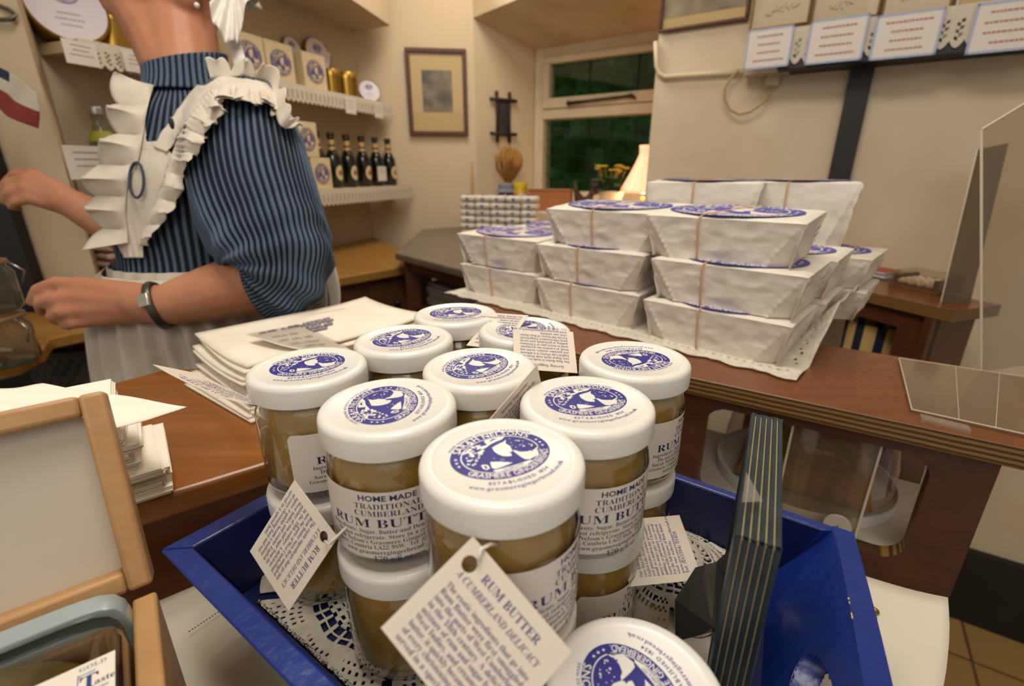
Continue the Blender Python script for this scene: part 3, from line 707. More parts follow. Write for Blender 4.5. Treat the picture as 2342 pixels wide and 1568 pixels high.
# --- the jar: lid 68 mm, 74.5 mm tall
JH = .0755; LR = .034
def jar_proto():
    t = thing('rum_butter_jar', '', 'jar')
    gl = MB(); pr = [(.001, .0025), (.024, .0015), (.0285, .001), (.0315, .004), (.0328, .009), (.0330, .016), (.0330, .046), (.0325, .052), (.0308, .0565), (.0292, .0595), (.0286, .061), (.0300, .0625), (.0300, .064), (.0290, .066), (.0290, .0735)]
    gl.lathe(pr, 64); gl.build('glass_body', glass, t, smooth=True)
    bt = MB(); rn = random.Random(2)
    bp = [(.001, .0065), (.0255, .0055), (.0295, .008), (.0308, .013), (.0311, .046), (.0300, .0525), (.0283, .0565), (.0265, .0590), (.0262, .0600), (.001, .0610)]
    bt.lathe(bp, 48, c=(0, 0, 0)); 
    for v in bt.v:
        n = mnoise.noise(v*140); f = 1+.012*n; v.x *= f; v.y *= f
    bt.build('rum_butter', butter, t, smooth=True)
    lb = MB(); H0, H1, HA = .0085, .0465, 1.34; rl = .03325
    def cyl(x, z, lv=0): a = x/rl; return Vector(((rl+.00006*lv)*math.sin(a), -(rl+.00006*lv)*math.cos(a), z))
    def lab(u, v):
        cr = .0035; W = HA*rl; x = (u*2-1)*W; z = H0+(H1-H0)*v
        ex = abs(x)-(W-cr)
        if ex > 0:
            lim = cr-math.sqrt(max(0, cr*cr-ex*ex)); z = min(max(z, H0+lim), H1-lim)
        return cyl(x, z)
    lb.grid(lab, 60, 20)
    def L(s, zt, size, fn=serif, off=-.008, width=None, sx=1.0, mat=1): put_text(lb, fn(s), size, lambda x, y: cyl(x, y, 1), 0, zt, mat, off=off, width=width, sx=sx)
    plain = lambda s: s
    L('HOME MADE', .0417, .0042, plain, .022, .032, 1.15)
    L('TRADITIONAL', .0372, .0043, serif, -.022, .0335, 1.1)
    L('CUMBERLAND', .0332, .0043, serif, -.022, .0335, 1.1)
    L('RUM BUTTER', .0268, .0068, serif, -.004, .0625, 1.35)
    L('Ingredients: Sugar, Butter and Demerara Rum.', .0233, .0034, serif, -.024, .066)
    L('Do not refrigerate. Store in a cool place.', .0202, .0034, serif, -.024, .060)
    L("Sarah Nelson's Grasmere Gingerbread Shop,", .0172, .0034, serif, -.024, .070)
    L('Grasmere, Cumbria LA22 9SW.  Tel: (015394) 35428', .0142, .0034, serif, -.024, .072)
    L('www.grasmeregingerbread.co.uk', .0110, .0035, serif, -.006, .058)
    L('170 g/6 oz', .0070, .0042, serif, -.014, .026)
    lb.build('label', [labelp, ink_lab], t, smooth=False)
    ld_ = MB(); z1 = JH
    lp = [(.0305, .0622), (LR-.0006, .0622), (LR, .0628), (LR, z1-.0034), (LR-.0005, z1-.0017), (LR-.0016, z1-.0006), (LR-.0030, z1-.0001), (LR-.0048, z1), (LR-.0058, z1-.0003), (LR-.0064, z1-.0006), (.0005, z1-.0006)]
    ld_.lathe(lp, 96, cap1=True)
    mpz = lambda x, y, k: Vector((x+.0003, y+.0022, z1-.0005+.00005*k))
    badge(ld_, mpz, .0213, .0170, 1, 2)
    o = ld_.build('lid', [white_enamel, ink, white_enamel], t, smooth=True, autos=30, recalc=False)
    return t
proto = jar_proto()
def facing(x, y): return math.atan2(-x, y)
JARS = [  # x, y, label turn from facing the eye (deg), lid turn (deg), name of place
 ('J1', -.0040, .1711, 66, 26, 'front rum butter jar with a big square swing tag, nearest the camera'),
 ('J2', -.0622, .2185, -8, 98, 'rum butter jar with its whole label facing forward, left of the front jar'),
 ('J3', .0380, .2212, 40, 14, 'rum butter jar right of the front jar with label turned right'),
 ('J4', -.1225, .2690, 47, 28, 'leftmost rum butter jar with a card sticking out to the left'),
 ('J5', -.0193, .2680, 20, 55, 'rum butter jar in the middle of the tray, ringed by other jars'),
 ('J6', .0765, .2815, 85, 192, 'rightmost rum butter jar of the upper layer, lid print upside down'),
 ('J7', -.0755, .3192, 20, 45, 'rum butter jar beside the stack of white bags'),
 ('J8', .0095, .3400, 20, 72, 'rum butter jar whose lid is half hidden by an upright card'),
 ('J9', -.0462, .3825, 20, 14, 'farthest rum butter jar in front of the wrapped parcels')]
JG = 'rum butter jars in the blue tray'; JP = {}
def set_lid(r, deg):
    for c in r.children:
        if c.name.startswith('lid'): c.rotation_euler = (0, 0, math.radians(deg))
first = True
Z2 = ZF + .0033 + JH
for k, x, y, lt, ld2, lb in JARS:
    loc = Vector((x, y, R(Z2))); rz = facing(x, y)+math.radians(lt)
    if first: r = proto; r.location = loc; r.rotation_euler = (0, 0, rz); r['label'] = lb; r['group'] = JG; first = False
    else: r = dup(proto, loc, rz, lb, JG)
    set_lid(r, ld2-math.degrees(rz)); JP[k] = r
LOW = [('J1', 0, .001, 30, 'jar stacked directly under the front rum butter jar'), ('J2', .002, -.004, 88, 'lower rum butter jar under the forward-facing jar, label turned right'), ('J3', .004, .010, 75, 'lower rum butter jar right of centre under the jar with label turned right'), ('J4', .001, -.004, 160, 'lower left rum butter jar with a tilted swing tag on its front'), ('J5', 0, 0, 0, 'lower jar beneath the middle jar'), ('J6', -.001, .0, 95, 'lower jar beneath the rightmost jar'), ('J7', 0, 0, 0, 'lower jar beneath the jar beside the bags'), ('J8', 0, 0, 0, 'lower jar beneath the jar with the upright card'), ('J9', 0, 0, 0, 'lower jar beneath the farthest jar')]
JX = {j[0]: j for j in JARS}
for k, dx, dy, lt, lb in LOW:
    x, y = JX[k][1]+dx, JX[k][2]+dy; rz = facing(x, y)+math.radians(lt)
    r = dup(proto, Vector((x, y, R(ZF)+.0030)), rz, lb, JG); set_lid(r, 10)
r = dup(proto, Vector((.0470, .1285, R(ZF)+.0032)), facing(.047, .1285)+math.radians(120), 'single low rum butter jar at the bottom edge of the picture, unstacked', JG); set_lid(r, 118-math.degrees(r.rotation_euler.z))

# --- swing tags
cardm = M('cream_tag_card', 'd8cdbf', .7, spec=.2)
tag_ink = M('violet_blue_tag_ink', '3d3f78', .7)
FRONT = [('The exotic ingredients that go into', 1), ('Rum Butter were first smuggled', 1), ('into the ports of West Cumberland', 1), ('in the 18th century. A delicious', 1), ('mixture of rum and sugar from the', 1), ('West Indies, and creamy English', 1), ('butter, it quickly became a mainstay', 1), ('of every christening feast and was', 1), ('served in a special bowl.', 0)]
BACK = [('Our Rum Butter is made with the', 1), ('very finest dark rum from the', 1), ('English Lake District. It is delicious', 1), ('over pancakes, crackers, scones and', 1), ('bread, as a modern day accompani-', 1), ('ment to mince pies or Christmas', 1), ('pudding, or particularly tasty served', 1), ('warm with Grasmere Gingerbread.', 1), ('For the full history of Rum Butter', 1), ('visit our website', 0)]
def swing_tag(label, P0, PX, PY, W=.050, H=.040, back=False, curl=0, hole=True, cord=None, r=.0028, hx=.0075, hy=.0045):
    """P0 the top-left corner of the printed side, PX towards the line ends, PY down the lines; side facing the reader"""
    ex = (PX-P0); ey = (PY-P0); ex.normalize(); ey = (ey-ex*ey.dot(ex)).normalized(); nz = ex.cross(-ey)
    t = thing('swing_tag', label, 'tag', P0, group='swing tags on the rum butter jars')
    def mp(x, y, k=0): return P0 + ex*x + ey*y + nz*(k+curl*(x/W)**2)
    mb = MB(); c = (hx, hy+r*.2)
    n = 40; ring = [(c[0]+r*math.cos(2*PI*i/n), c[1]+r*math.sin(2*PI*i/n)) for i in range(n)]
    if not hole: ring = [(W/2+.0001*math.cos(2*PI*i/n), H/2+.0001*math.sin(2*PI*i/n)) for i in range(n)]; c = (W/2, H/2)
    out = []
    for i in range(n):
        dx, dy = ring[i][0]-c[0], ring[i][1]-c[1]; ks = []
        if dx > 1e-9: ks.append((W-c[0])/dx)
        if dx < -1e-9: ks.append(-c[0]/dx)
        if dy > 1e-9: ks.append((H-c[1])/dy)
        if dy < -1e-9: ks.append(-c[1]/dy)
        kk = min(ks); out.append((c[0]+dx*kk, c[1]+dy*kk))
    for q in [(0, 0), (W, 0), (W, H), (0, H)]:
        j = min(range(n), key=lambda i: (out[i][0]-q[0])**2+(out[i][1]-q[1])**2); out[j] = q
    vs = []; S = 8
    for k in range(S+1):
        for i in range(n): vs.append(mp(ring[i][0]+(out[i][0]-ring[i][0])*k/S, ring[i][1]+(out[i][1]-ring[i][1])*k/S, 0))
    fs = [(k*n+i, k*n+(i+1) % n, (k+1)*n+(i+1) % n, (k+1)*n+i) for k in range(S) for i in range(n)]
    m2 = len(vs); vs += [p - nz*.00035 for p in vs]; fs += [tuple(m2+a for a in f[::-1]) for f in fs]
    fs += [(S*n+i, S*n+(i+1) % n, m2+S*n+(i+1) % n, m2+S*n+i) for i in range(n)]
    mb.add(vs, fs, 0)
    tm = lambda x, y: mp(x, -y, .00012)
    if not back:
        put_text(mb, serif('RUM BUTTER'), .0044, tm, W*.52, -.0075, 1, off=-.004, width=W*.56, sx=1.15)
        put_text(mb, serif_it('A CUMBERLAND DELICACY'), .0036, tm, W*.5, -.0122, 1, off=-.012, width=W*.80)
        y = -.0168
        for s, j in FRONT:
            put_text(mb, serif(s), .0029, tm, W*.1, y, 1, 'l', off=-.024, width=W*.80, sx=1.0); y -= .0027
    else:
        put_text(mb, serif_it('Serving Suggestions'), .0031, tm, W*.5, -.0050, 1, off=-.01); y = -.0090
        for s, j in BACK: put_text(mb, serif(s), .0027, tm, W*.11, y, 1, 'l', off=-.024, width=W*.78); y -= .00245
        put_text(mb, serif('www.grasmeregingerbread.co.uk'), .0027, tm, W*.11, y, 1, 'l', off=-.008); y -= .0025
        put_text(mb, serif('Tel: (015394) 35428'), .0027, tm, W*.11, y, 1, 'l', off=-.02)
    sub(mb.build('card', [cardm, tag_ink], recalc=False), t)
    if cord:
        cm = MB(); cm.tube(cord(mp, c), .0007, 8); sub(cm.build('cord', M('clear_elastic', 'd9d2c6', .35, spec=.5) if 'clear_elastic' not in MATS else MATS['clear_elastic'], smooth=True), t)
    return t
def neck(k, deg, z=.0605, r=.0312):
    j = JX[k]; a = facing(j[1], j[2])+math.radians(deg); return Vector((j[1]+r*math.sin(a), j[2]-r*math.cos(a), R(Z2)+z-.002))
def cord_to(q): return lambda mp, c: [mp(c[0]+.0015, c[1]-.0026, .0012), mp(c[0]-.001, c[1]-.006, .0016), (mp(c[0], c[1]-.007, 0)+q)/2+V(0, 0, .001), q]
def ribbon_to(q0, q1): return None
swing_tag('large square swing tag with a punched hole hanging at the front of the nearest jar', atD(1082, 1226, .1690), atD(1265, 1440, .1640), atD(912, 1367, .1600), cord=cord_to(neck('J1', -4)), hx=.0058, hy=.0062)
swing_tag('swing tag with sideways print hanging over the tray edge at the lower left', atD(772, 1229, .2330), atD(661, 1396, .2420), atD(601, 1206, .2560), cord=lambda mp, c: [mp(c[0], c[1]-.0026, .001), mp(c[0]-.002, c[1]-.006, .002), mp(c[0]-.006, c[1]-.011, .001)+V(.002, .006, .006)], hx=.0062, hy=.0062)
swing_tag('white card sticking out left from the leftmost jar, seen nearly edge-on', atD(568, 925, .279), atD(310, 855, .285), atD(560, 912, .318), curl=.008, hole=False, W=.064, H=.042)
swing_tag('card with upside-down print standing in front of the far right lid', atD(1321, 853, .315), atD(1182, 843, .310), atD(1328, 764, .335), back=True, hole=False, W=.042, H=.034)
swing_tag('card with upside-down print standing between the two farthest jars', atD(1152, 800, .345), atD(1072, 790, .365), atD(1190, 709, .375), back=True, hole=False, W=.036, H=.038)
swing_tag('narrow swing tag seen almost edge-on between the middle jar and right jar', atD(1113, 967, .236), atD(1228, 834, .262), atD(1200, 975, .268), back=True, hole=False, W=.046, H=.036)
swing_tag('white swing tag with sideways print hanging at the right by the small doily', atD(1440, 1341, .268), atD(1408, 1215, .290), atD(1592, 1304, .275), back=True, hole=False, W=.038, H=.042)

# --- dark green ridged frame standing edge-on in the tray, with its strut
gn = M('dark_green_lacquer', '24323a', .35, spec=.5, var='1b272d', vscale=60); gold = M('worn_gold_line', 'b8a77c', .45, metal=.3)
n0 = onz(1735, 1235, -.130); n1 = onz(1755, 946, -.130); fe = (n1-n0); fe.z = 0; FL = fe.length; fe.normalize(); fx = Vector((fe.y, -fe.x, 0))
fr_ = thing('standing_picture', 'dark green ridged frame with gold lines standing edge-on in the tray', 'frame', (n0.x, n0.y, R(ZF)+.0035))
TH, HH, RW = .0165, .134-.0035-.001, .016
def fpt(a, u, z): q = n0 + fe*a + fx*(u-TH/2); return Vector((q.x, q.y, R(ZF)+.0035+z))
prof = []
for i in range(6):
    u0 = i/6*TH; prof += [(u0+.0002, -.0010), (u0+.0006, 0), (u0+TH/6-.0006, 0), (u0+TH/6-.0002, -.0010)]
def moulding(A, B, ina, inb, outw):
    """one rail: A,B end points in (along, height); mitred by ina/inb; ridges on its outer face"""
    mb = MB(); k = len(prof)
    for (P, d) in ((A, ina), (B, inb)): pass
    ring = lambda P, d: [fpt(P[0]-outw[0]*(-dz), u, P[1]-outw[1]*(-dz)) for u, dz in prof] + [fpt(P[0]+d[0], TH, P[1]+d[1]), fpt(P[0]+d[0], 0, P[1]+d[1])]
    r0_, r1_ = ring(A, ina), ring(B, inb); n = len(r0_); mb.add(r0_+r1_, [(i, (i+1) % n, n+(i+1) % n, n+i) for i in range(n)]+[tuple(range(n)), tuple(range(n, 2*n))])
    for f in range(n): mb.m[f] = 1 if (f % 4 == 3 and f < k-1) else 0
    return mb.build('moulding', [gn, gold])
sub(moulding((0, HH), (FL, HH), (RW, -RW), (-RW, -RW), (0, 1)), fr_)
sub(moulding((0, 0), (0, HH), (RW, RW), (RW, -RW), (-1, 0)), fr_)
sub(moulding((FL, 0), (FL, HH), (-RW, RW), (-RW, -RW), (1, 0)), fr_)
sub(moulding((0, 0), (FL, 0), (RW, RW), (-RW, RW), (0, -1)), fr_)
b_ = MB(); b_.add([fpt(.01, .003, .01), fpt(FL-.01, .003, .01), fpt(FL-.01, .003, HH-.01), fpt(.01, .003, HH-.01)], [(0, 1, 2, 3)]); o = b_.build('backing_board', M('grey_backing_board', 'b9b2a6', .6)); solid(o, .002); sub(o, fr_)
b_ = MB(); b_.add([fpt(.01, .012, .01), fpt(FL-.01, .012, .01), fpt(FL-.01, .012, HH-.01), fpt(.01, .012, HH-.01)], [(0, 1, 2, 3)]); o = b_.build('picture_sheet', papermat); solid(o, .001); sub(o, fr_)
# strut: black card folded out to the left with clear tape
s0, s1, s2, s3 = atD(1592, 1298, .262), atD(1545, 1372, .252), atD(1546, 1465, .246), None
hz = fpt(.045, 0, .075); hb = fpt(.045, 0, .022)
stp = [s0, s1, s2, atD(1640, 1440, .228), atD(1690, 1418, .222), atD(1690, 1240, .236), atD(1640, 1285, .252)]
b_ = MB(); b_.add(stp, [(0, 1, 2, 3, 6), (6, 3, 4, 5)]); o = b_.build('strut', M('black_card', '26231f', .6, spec=.3)); solid(o, .0012); sub(o, fr_)
tq_ = [atD(1612, 1292, .2525), atD(1638, 1284, .2485), atD(1628, 1448, .2285), atD(1588, 1458, .2375)]
b_ = MB(); b_.add(tq_, [(0, 1, 2, 3)]); sub(b_.build('clear_tape', thin_glass('strut_tape', 'e8e2d6', 2.5, .15, .12, '9a9488')), fr_)
tq_ = [atD(1706, 1082, .2120), atD(1744, 1150, .1960), atD(1696, 1152, .1960), atD(1700, 1010, .2350)]
b_ = MB(); b_.add([p+V(0, 0, .0008) for p in tq_[:3]], [(0, 1, 2)]); sub(b_.build('clear_tape', thin_glass('loose_tape', 'f0ece4', 3, .1, .25, 'b8b2a6')), fr_)
# ================================================================ wrapped gingerbread parcels on a crochet cloth
PL, PW, PH = .186, .122, .0524
band_m = M('tan_rubber_band', 'c9a27c', .6)
def parcel_proto(seed, L=PL, W=PW, H=PH, name='gingerbread_parcel', badge_on=True):
    t = thing(name, '', 'parcel'); rn = random.Random(seed); mb = MB()
    tp = .010                                            # the ends fold in towards the base
    def half(z): f = 1-z/H; return L/2-.001 - tp*f**1.1, W/2-.001-.004*f
    def sh(u, v):                                        # u around the girth, v from base to top
        z = H*v; hx, hy = half(z); p = 2*PI*u
        per = 4*u; k = int(per) % 4; q = per-int(per)
        c = [(-1, -1), (1, -1), (1, 1), (-1, 1)]; a, b = c[k], c[(k+1) % 4]
        x, y = (a[0]+(b[0]-a[0])*q)*hx, (a[1]+(b[1]-a[1])*q)*hy
        # envelope folds: the long faces pinch in a triangle towards each lower end
        if k in (0, 2):
            e = max(0, abs(x)/hx-.62)/.38; y -= (1 if y > 0 else -1)*.013*max(0, abs(x)/hx-(.70+.27*v))/.3*(1-v)
            fold = abs(abs(x)/hx-(.70+.27*v)); y += (1 if y > 0 else -1)*.0026*math.exp(-(fold/.014)**2)*(1-v*.6)
        else:
            m_ = 1-abs(y/hy); x -= (1 if x > 0 else -1)*.016*max(0, .55-abs(v-.45))*m_*1.2
            fold = abs(v-(.1+.85*abs(y/hy))); x += (1 if x > 0 else -1)*.0022*math.exp(-(fold/.05)**2)
        rnd_ = .003
        P = Vector((x, y, z)); d = mnoise.fractal(Vector((x*38+seed*7, y*38, z*55)), 1, 2, 3)
        cr = abs(mnoise.noise(Vector((x*30+seed*3, y*30+5, z*40))))
        k2 = math.sin(PI*min(1, max(0, v)))**.5
        n = Vector((0, 1 if y > 0 else -1, 0)) if k in (0, 2) else Vector((1 if x > 0 else -1, 0, 0))
        P += n*(.0014*d-.0022*cr)*k2
        return P
    NU, NV = 240, 26
    mb.grid(sh, NU, NV, 0, cu=True)
    top = [i for i in range(len(mb.v)-NU, len(mb.v))]; bot = list(range(NU))
    # rounded shoulders and a softly crumpled top
    o0 = len(mb.v); ringsv = [(.955, .0022), (.90, .0030), (.7, .0032), (.4, .0032), (.1, .0032)]
    prev = top
    for f, dz in ringsv:
        cur = []
        for i in range(NU):
            p = mb.v[top[i]]; 
            cur.append(len(mb.v)); mb.v.append(Vector((p.x*(f if abs(p.x) < L/2*.99 else f), p.y*f, H+dz-.0016*(abs(p.y)*f/(W/2))**3+.0006*mnoise.noise(Vector((p.x*60*f, p.y*60*f, seed)))*(1 if f > .8 else .25)))); mb.uv.append((0, 0))
        for i in range(NU): mb.f.append([prev[i], prev[(i+1) % NU], cur[(i+1) % NU], cur[i]]); mb.m.append(0)
        prev = cur
    mb.f.append(prev); mb.m.append(0); mb.f.append(bot[::-1]); mb.m.append(0)
    if badge_on:
        mp = lambda x, y, k: Vector((x, y-.004, H+.0041+.00012*k))
        badge(mb, mp, .080, .0555, 1, 0, url=False, seed=seed)
        put_text(mb, serif('NONE GENUINE WITHOUT TRADE MARK'), .0042, lambda x, y: mp(x, y, 0), -.05, .0545, 1, width=.06)
    # address printed on the right end
    ea = lambda x, y: Vector((half(H*.5+y)[0]+.0032, x, H*.5+y))
    for i, (s_, sz) in enumerate([('Grasmere', .0068), ('Gingerbread', .0068), ('Church Cottage', .0048)]):
        put_text(mb, serif(s_), sz, ea, .022, .010-.0085*i, 1, off=-.01, width=.05)
    mb.build('wrapper', [wrap, ink_par], t, smooth=True, autos=50)
    bm_ = MB(); pts = []
    for (y, z, n) in [(-1, 0, 8), (-1, 1, 8), (1, 1, 8), (1, 0, 8)]: pass
    loop = []
    hb = W/2
    for i in range(10): loop.append((-hb+.004*(1-i/9)-.0014+ .0008, .001+(H-.001)*i/9))
    for i in range(1, 14): loop.append((-hb+2*hb*i/14, H+.0042))
    for i in range(10): loop.append((hb-.004*(i/9)+.0010, H-(H-.001)*i/9))
    for i in range(1, 6): loop.append((hb-2*hb*i/6, .0006))
    sk = rn.uniform(.012, .030); x0 = rn.uniform(-.012, .02)
    bm_.tube([(x0+sk*(y/hb), y*1.012, z) for y, z in loop], .0012, 8, closed=True)
    bm_.build('rubber_band', band_m, t, smooth=True)
    return t
pa = parcel_proto(11); pb = parcel_proto(29); pc = parcel_proto(5, .172, .118, .094)
PA = onz(1480, 770, ZR); PB = onz(1812, 850, ZR)
rw = (PB-PA); rw.z = 0; rw.normalize(); qw = Vector((-rw.y, rw.x, 0)); ang = math.atan2(rw.y, rw.x)
org = PB - rw*.018 - qw*.010                                        # right front foot of the front row
def pplace(src, i, j, lev, label, dx=0, dy=0, da=0, used=set(), z=None):
    c = org - rw*(PL/2-.012+i*(PL+.003)-dx) + qw*(PW/2+j*(PW+.004)+dy)
    loc = Vector((c.x, c.y, R(ZR)+.0036+lev*(PH+.0042) if z is None else z)); rz = ang+math.radians(da)
    if src.name not in used:
        used.add(src.name); r = src; r.location = loc; r.rotation_euler = (0, 0, rz); r['label'] = label; r['group'] = 'wrapped gingerbread parcels'
    else: r = dup(src, loc, rz, label, 'wrapped gingerbread parcels')
    return r
PX = [(pa, 0, 0, 0, 'bottom front parcel at the right, nearest the cloth corner', 0, 0, 0),
 (pb, 1, 0, 0, 'bottom front parcel in the middle column, behind the upright card', -.01, .008, 2),
 (pa, 2, 0, 0, 'bottom front parcel at the left end of the pile', -.012, .014, 3),
 (pb, 0, 0, 1, 'second-layer front parcel at the right, above the nearest one', .004, .004, 1),
 (pa, 1, 0, 1, 'second-layer front parcel in the middle column with badge half covered', -.008, .006, 3),
 (pb, 2, 0, 1, 'second-layer front parcel at the left end with its violet badge showing', -.014, .012, 4),
 (pb, 0, 0, 2, 'top front parcel at the right of the pair crowning the pile', -.012, .010, 3),
 (pa, 1, 0, 2, 'top front parcel at the left of the pair, badge facing up', .008, .012, 6),
 (pb, 0, 1, 0, 'bottom parcel in the second row, printed end showing at right', .004, .01, 1),
 (pa, 1, 1, 0, 'bottom parcel hidden in the middle of the second row', 0, .016, 1),
 (pa, 2, 1, 0, 'bottom parcel hidden at the left of the second row', -.01, .02, 2),
 (pa, 0, 1, 1, 'second-layer parcel in the second row, printed end showing at right', .006, .012, 1),
 (pb, 1, 1, 1, 'second-layer parcel hidden in the middle of the second row', 0, .016, 2),
 (pa, 2, 1, 1, 'second-layer parcel hidden at the left of the second row', -.01, .02, 2),
 (pa, 0, 2, 0, 'bottom parcel in the back row at the right', .03, .024, 0), (pb, 0, 2, 1, 'second-layer parcel in the back row, its end poking out at the far right', .03, .026, -2),
 (pb, 1, 2, 0, 'bottom parcel in the back row, middle', .02, .024, 0), (pa, 1, 2, 1, 'second-layer parcel in the back row, middle', .02, .026, 1),
 (pa, 2, 2, 0, 'bottom parcel in the back row, left', .02, .024, 0), (pb, 2, 2, 1, 'second-layer parcel in the back row, left', .02, .026, 1)]
for s_, i, j, lv, lb, dx, dy, da in PX:
    r_ = pplace(s_, i, j, lv, lb, dx, dy, da)
    r_.rotation_euler = (math.radians([1.2, 1.6, 3.2][lv]), 0, r_.rotation_euler[2])
    if j == 2: r_.scale = (1, 1, .88); r_.location.z = R(ZR)+.0036+lv*(PH+.0042)*.88
for (px_, py_, da, lb) in [(1785, 556, 9, 'tall parcel at the right of the back row top, in front of the cream wall'), (1575, 556, 12, 'tall parcel in the middle of the back row top'), (1515, 545, 20, 'tall parcel at the left of the back row top, beside the lamp')]:
    q = onz(px_, py_, -.1120)+qw*(.05 if px_ != 1515 else .15); src = pc
    rz = ang+math.radians(da); loc = Vector((q.x, q.y, R(-.1120)))
    if 'L' not in pc: pc['L'] = 1; r = pc; r.location = loc; r.rotation_euler = (0, 0, rz); r['label'] = lb; r['group'] = 'wrapped gingerbread parcels'
    else: r = dup(pc, loc, rz, lb, 'wrapped gingerbread parcels')
for o_ in list(bpy.data.objects):
    if 'L' in o_.keys(): del o_['L']
# crochet cloth under the pile, its near corner hanging over the table edge
cm = MB(); CLm = .60; CWm = .46
co_ = onz(1822, 872, ZR); 
def cfn(u, v):
    p = co_ - rw*(u*CLm) + qw*(v*CWm) + rw*.0; z = R(ZR)+.0016
    ex = .004*math.sin(u*70)+.003*math.sin(v*60+1)
    if v < .03: p = p - qw*abs(ex)
    edge = u*CLm
    if edge < .05 and v > .12: z += .055*((.05-edge)/.05)**1.2*min(1, (v-.12)*4)
    if edge < .02: z += .002*math.sin(v*40)
    return Vector((p.x, p.y, z))
def ckeep(u, v):
    d = min(v*CWm, u*CLm)
    if .010 < d < .022: return (int(u*CLm/.0032)+int(v*CWm/.0032)) % 3 != 0 or int(v*CWm/.0032) % 2 == 0
    return True
cm.grid(cfn, 190, 120, keep=ckeep)
o = cm.build('crochet_cloth', lace_m, smooth=True); solid(o, .0016, 1)
tag(o, 'cream crochet-edged cloth lying under the pile of wrapped parcels', 'tablecloth')

# ================================================================ paper and bags on the left counter
def sheets_mat(name, c1, c2, per):
    m = M(name, c1, .85, spec=.15); nt = m.node_tree; b = nt.nodes['Principled BSDF']
    tc = nd(nt, 'ShaderNodeTexCoord'); sp = nd(nt, 'ShaderNodeSeparateXYZ'); nt.links.new(tc.outputs['Object'], sp.inputs[0])
    mu = nd(nt, 'ShaderNodeMath', operation='MULTIPLY'); mu.inputs[1].default_value = 2*PI/per; nt.links.new(sp.outputs[2], mu.inputs[0])
    si = nd(nt, 'ShaderNodeMath', operation='SINE'); nt.links.new(mu.outputs[0], si.inputs[0])
    rp = nd(nt, 'ShaderNodeValToRGB'); rp.color_ramp.elements[0].color = lin(c2); rp.color_ramp.elements[1].color = lin(c1); rp.color_ramp.elements[0].position = 0; rp.color_ramp.elements[1].position = .5
    ma = nd(nt, 'ShaderNodeMath', operation='MULTIPLY_ADD'); ma.inputs[1].default_value = .5; ma.inputs[2].default_value = .5; nt.links.new(si.outputs[0], ma.inputs[0])
    nt.links.new(ma.outputs[0], rp.inputs[0]); nt.links.new(rp.outputs[0], b.inputs['Base Color']); return m
sheet_white = M('white_sheet_paper', 'efe8da', .85, spec=.15)
sheet_edge = sheets_mat('sheet_edges', 'e8dfcc', 'a8997c', .0016)
rp_ = random.Random(21)
ps = MB(); z = R(ZL)+.0005
cornr = onz(395, 1128, ZL)                               # near right corner of the pile
dl = Vector((-.80, -.60, 0)); db = Vector((-.60, .80, 0))
lay = [(0, .0, .0), (.004, .002, .9), (-.002, .006, .2), (.002, -.003, 1.6), (.014, .004, -1), (.018, .004, .5), (.010, .006, 1), (.020, .006, -1.2), (.022, .005, .4), (.024, .006, -.6), (.022, .006, .6)]
for k, (s_, b_, a_) in enumerate(lay):
    for r_ in range(5):
        th = rp_.uniform(.0011, .0019); j = rp_.uniform(-.0016, .0016); p = cornr + dl*(s_+j) + db*(b_+.02*0+rp_.uniform(-.001, .001))
        rot = Matrix.Rotation(math.radians(a_*1.5+rp_.uniform(-.4, .4)), 2); A = rot @ dl.xy; B = rot @ db.xy
        q = [p.xy, p.xy+A*.24, p.xy+A*.24+B*.085, p.xy+B*.085]
        ps.prism([x[:] for x in q], z, z+th*.8, 0, top=1); z += th*.8+.0001
o = ps.build('paper_sheets', [sheet_edge, sheet_white]); tag(o, 'uneven pile of white wrapping paper sheets on the left wooden counter', 'paper', kind='stuff'); PSZ = z
t0, t1, t2, t3 = onz(424, 916, PSZ-CAM_Z+.012), onz(60, 1010, PSZ-CAM_Z+.003), onz(-160, 900, PSZ-CAM_Z+.004), onz(95, 868, PSZ-CAM_Z+.006)
tsheet = MB()
def tsf(u, v):
    a = t1.lerp(t0, u); b_ = t2.lerp(t3, u); p = a.lerp(b_, v); p.z = PSZ+.0012+.010*max(0, u-.72)**1.3*3*(1-v)+.0015*math.sin(6*u+5*v)**2
    return p
tsheet.grid(tsf, 30, 20); o = tsheet.build('paper_sheet', sheet_white, smooth=True); solid(o, .0004, 1); tag(o, 'topmost white paper sheet with a pointed corner lifting over the wooden counter', 'paper')

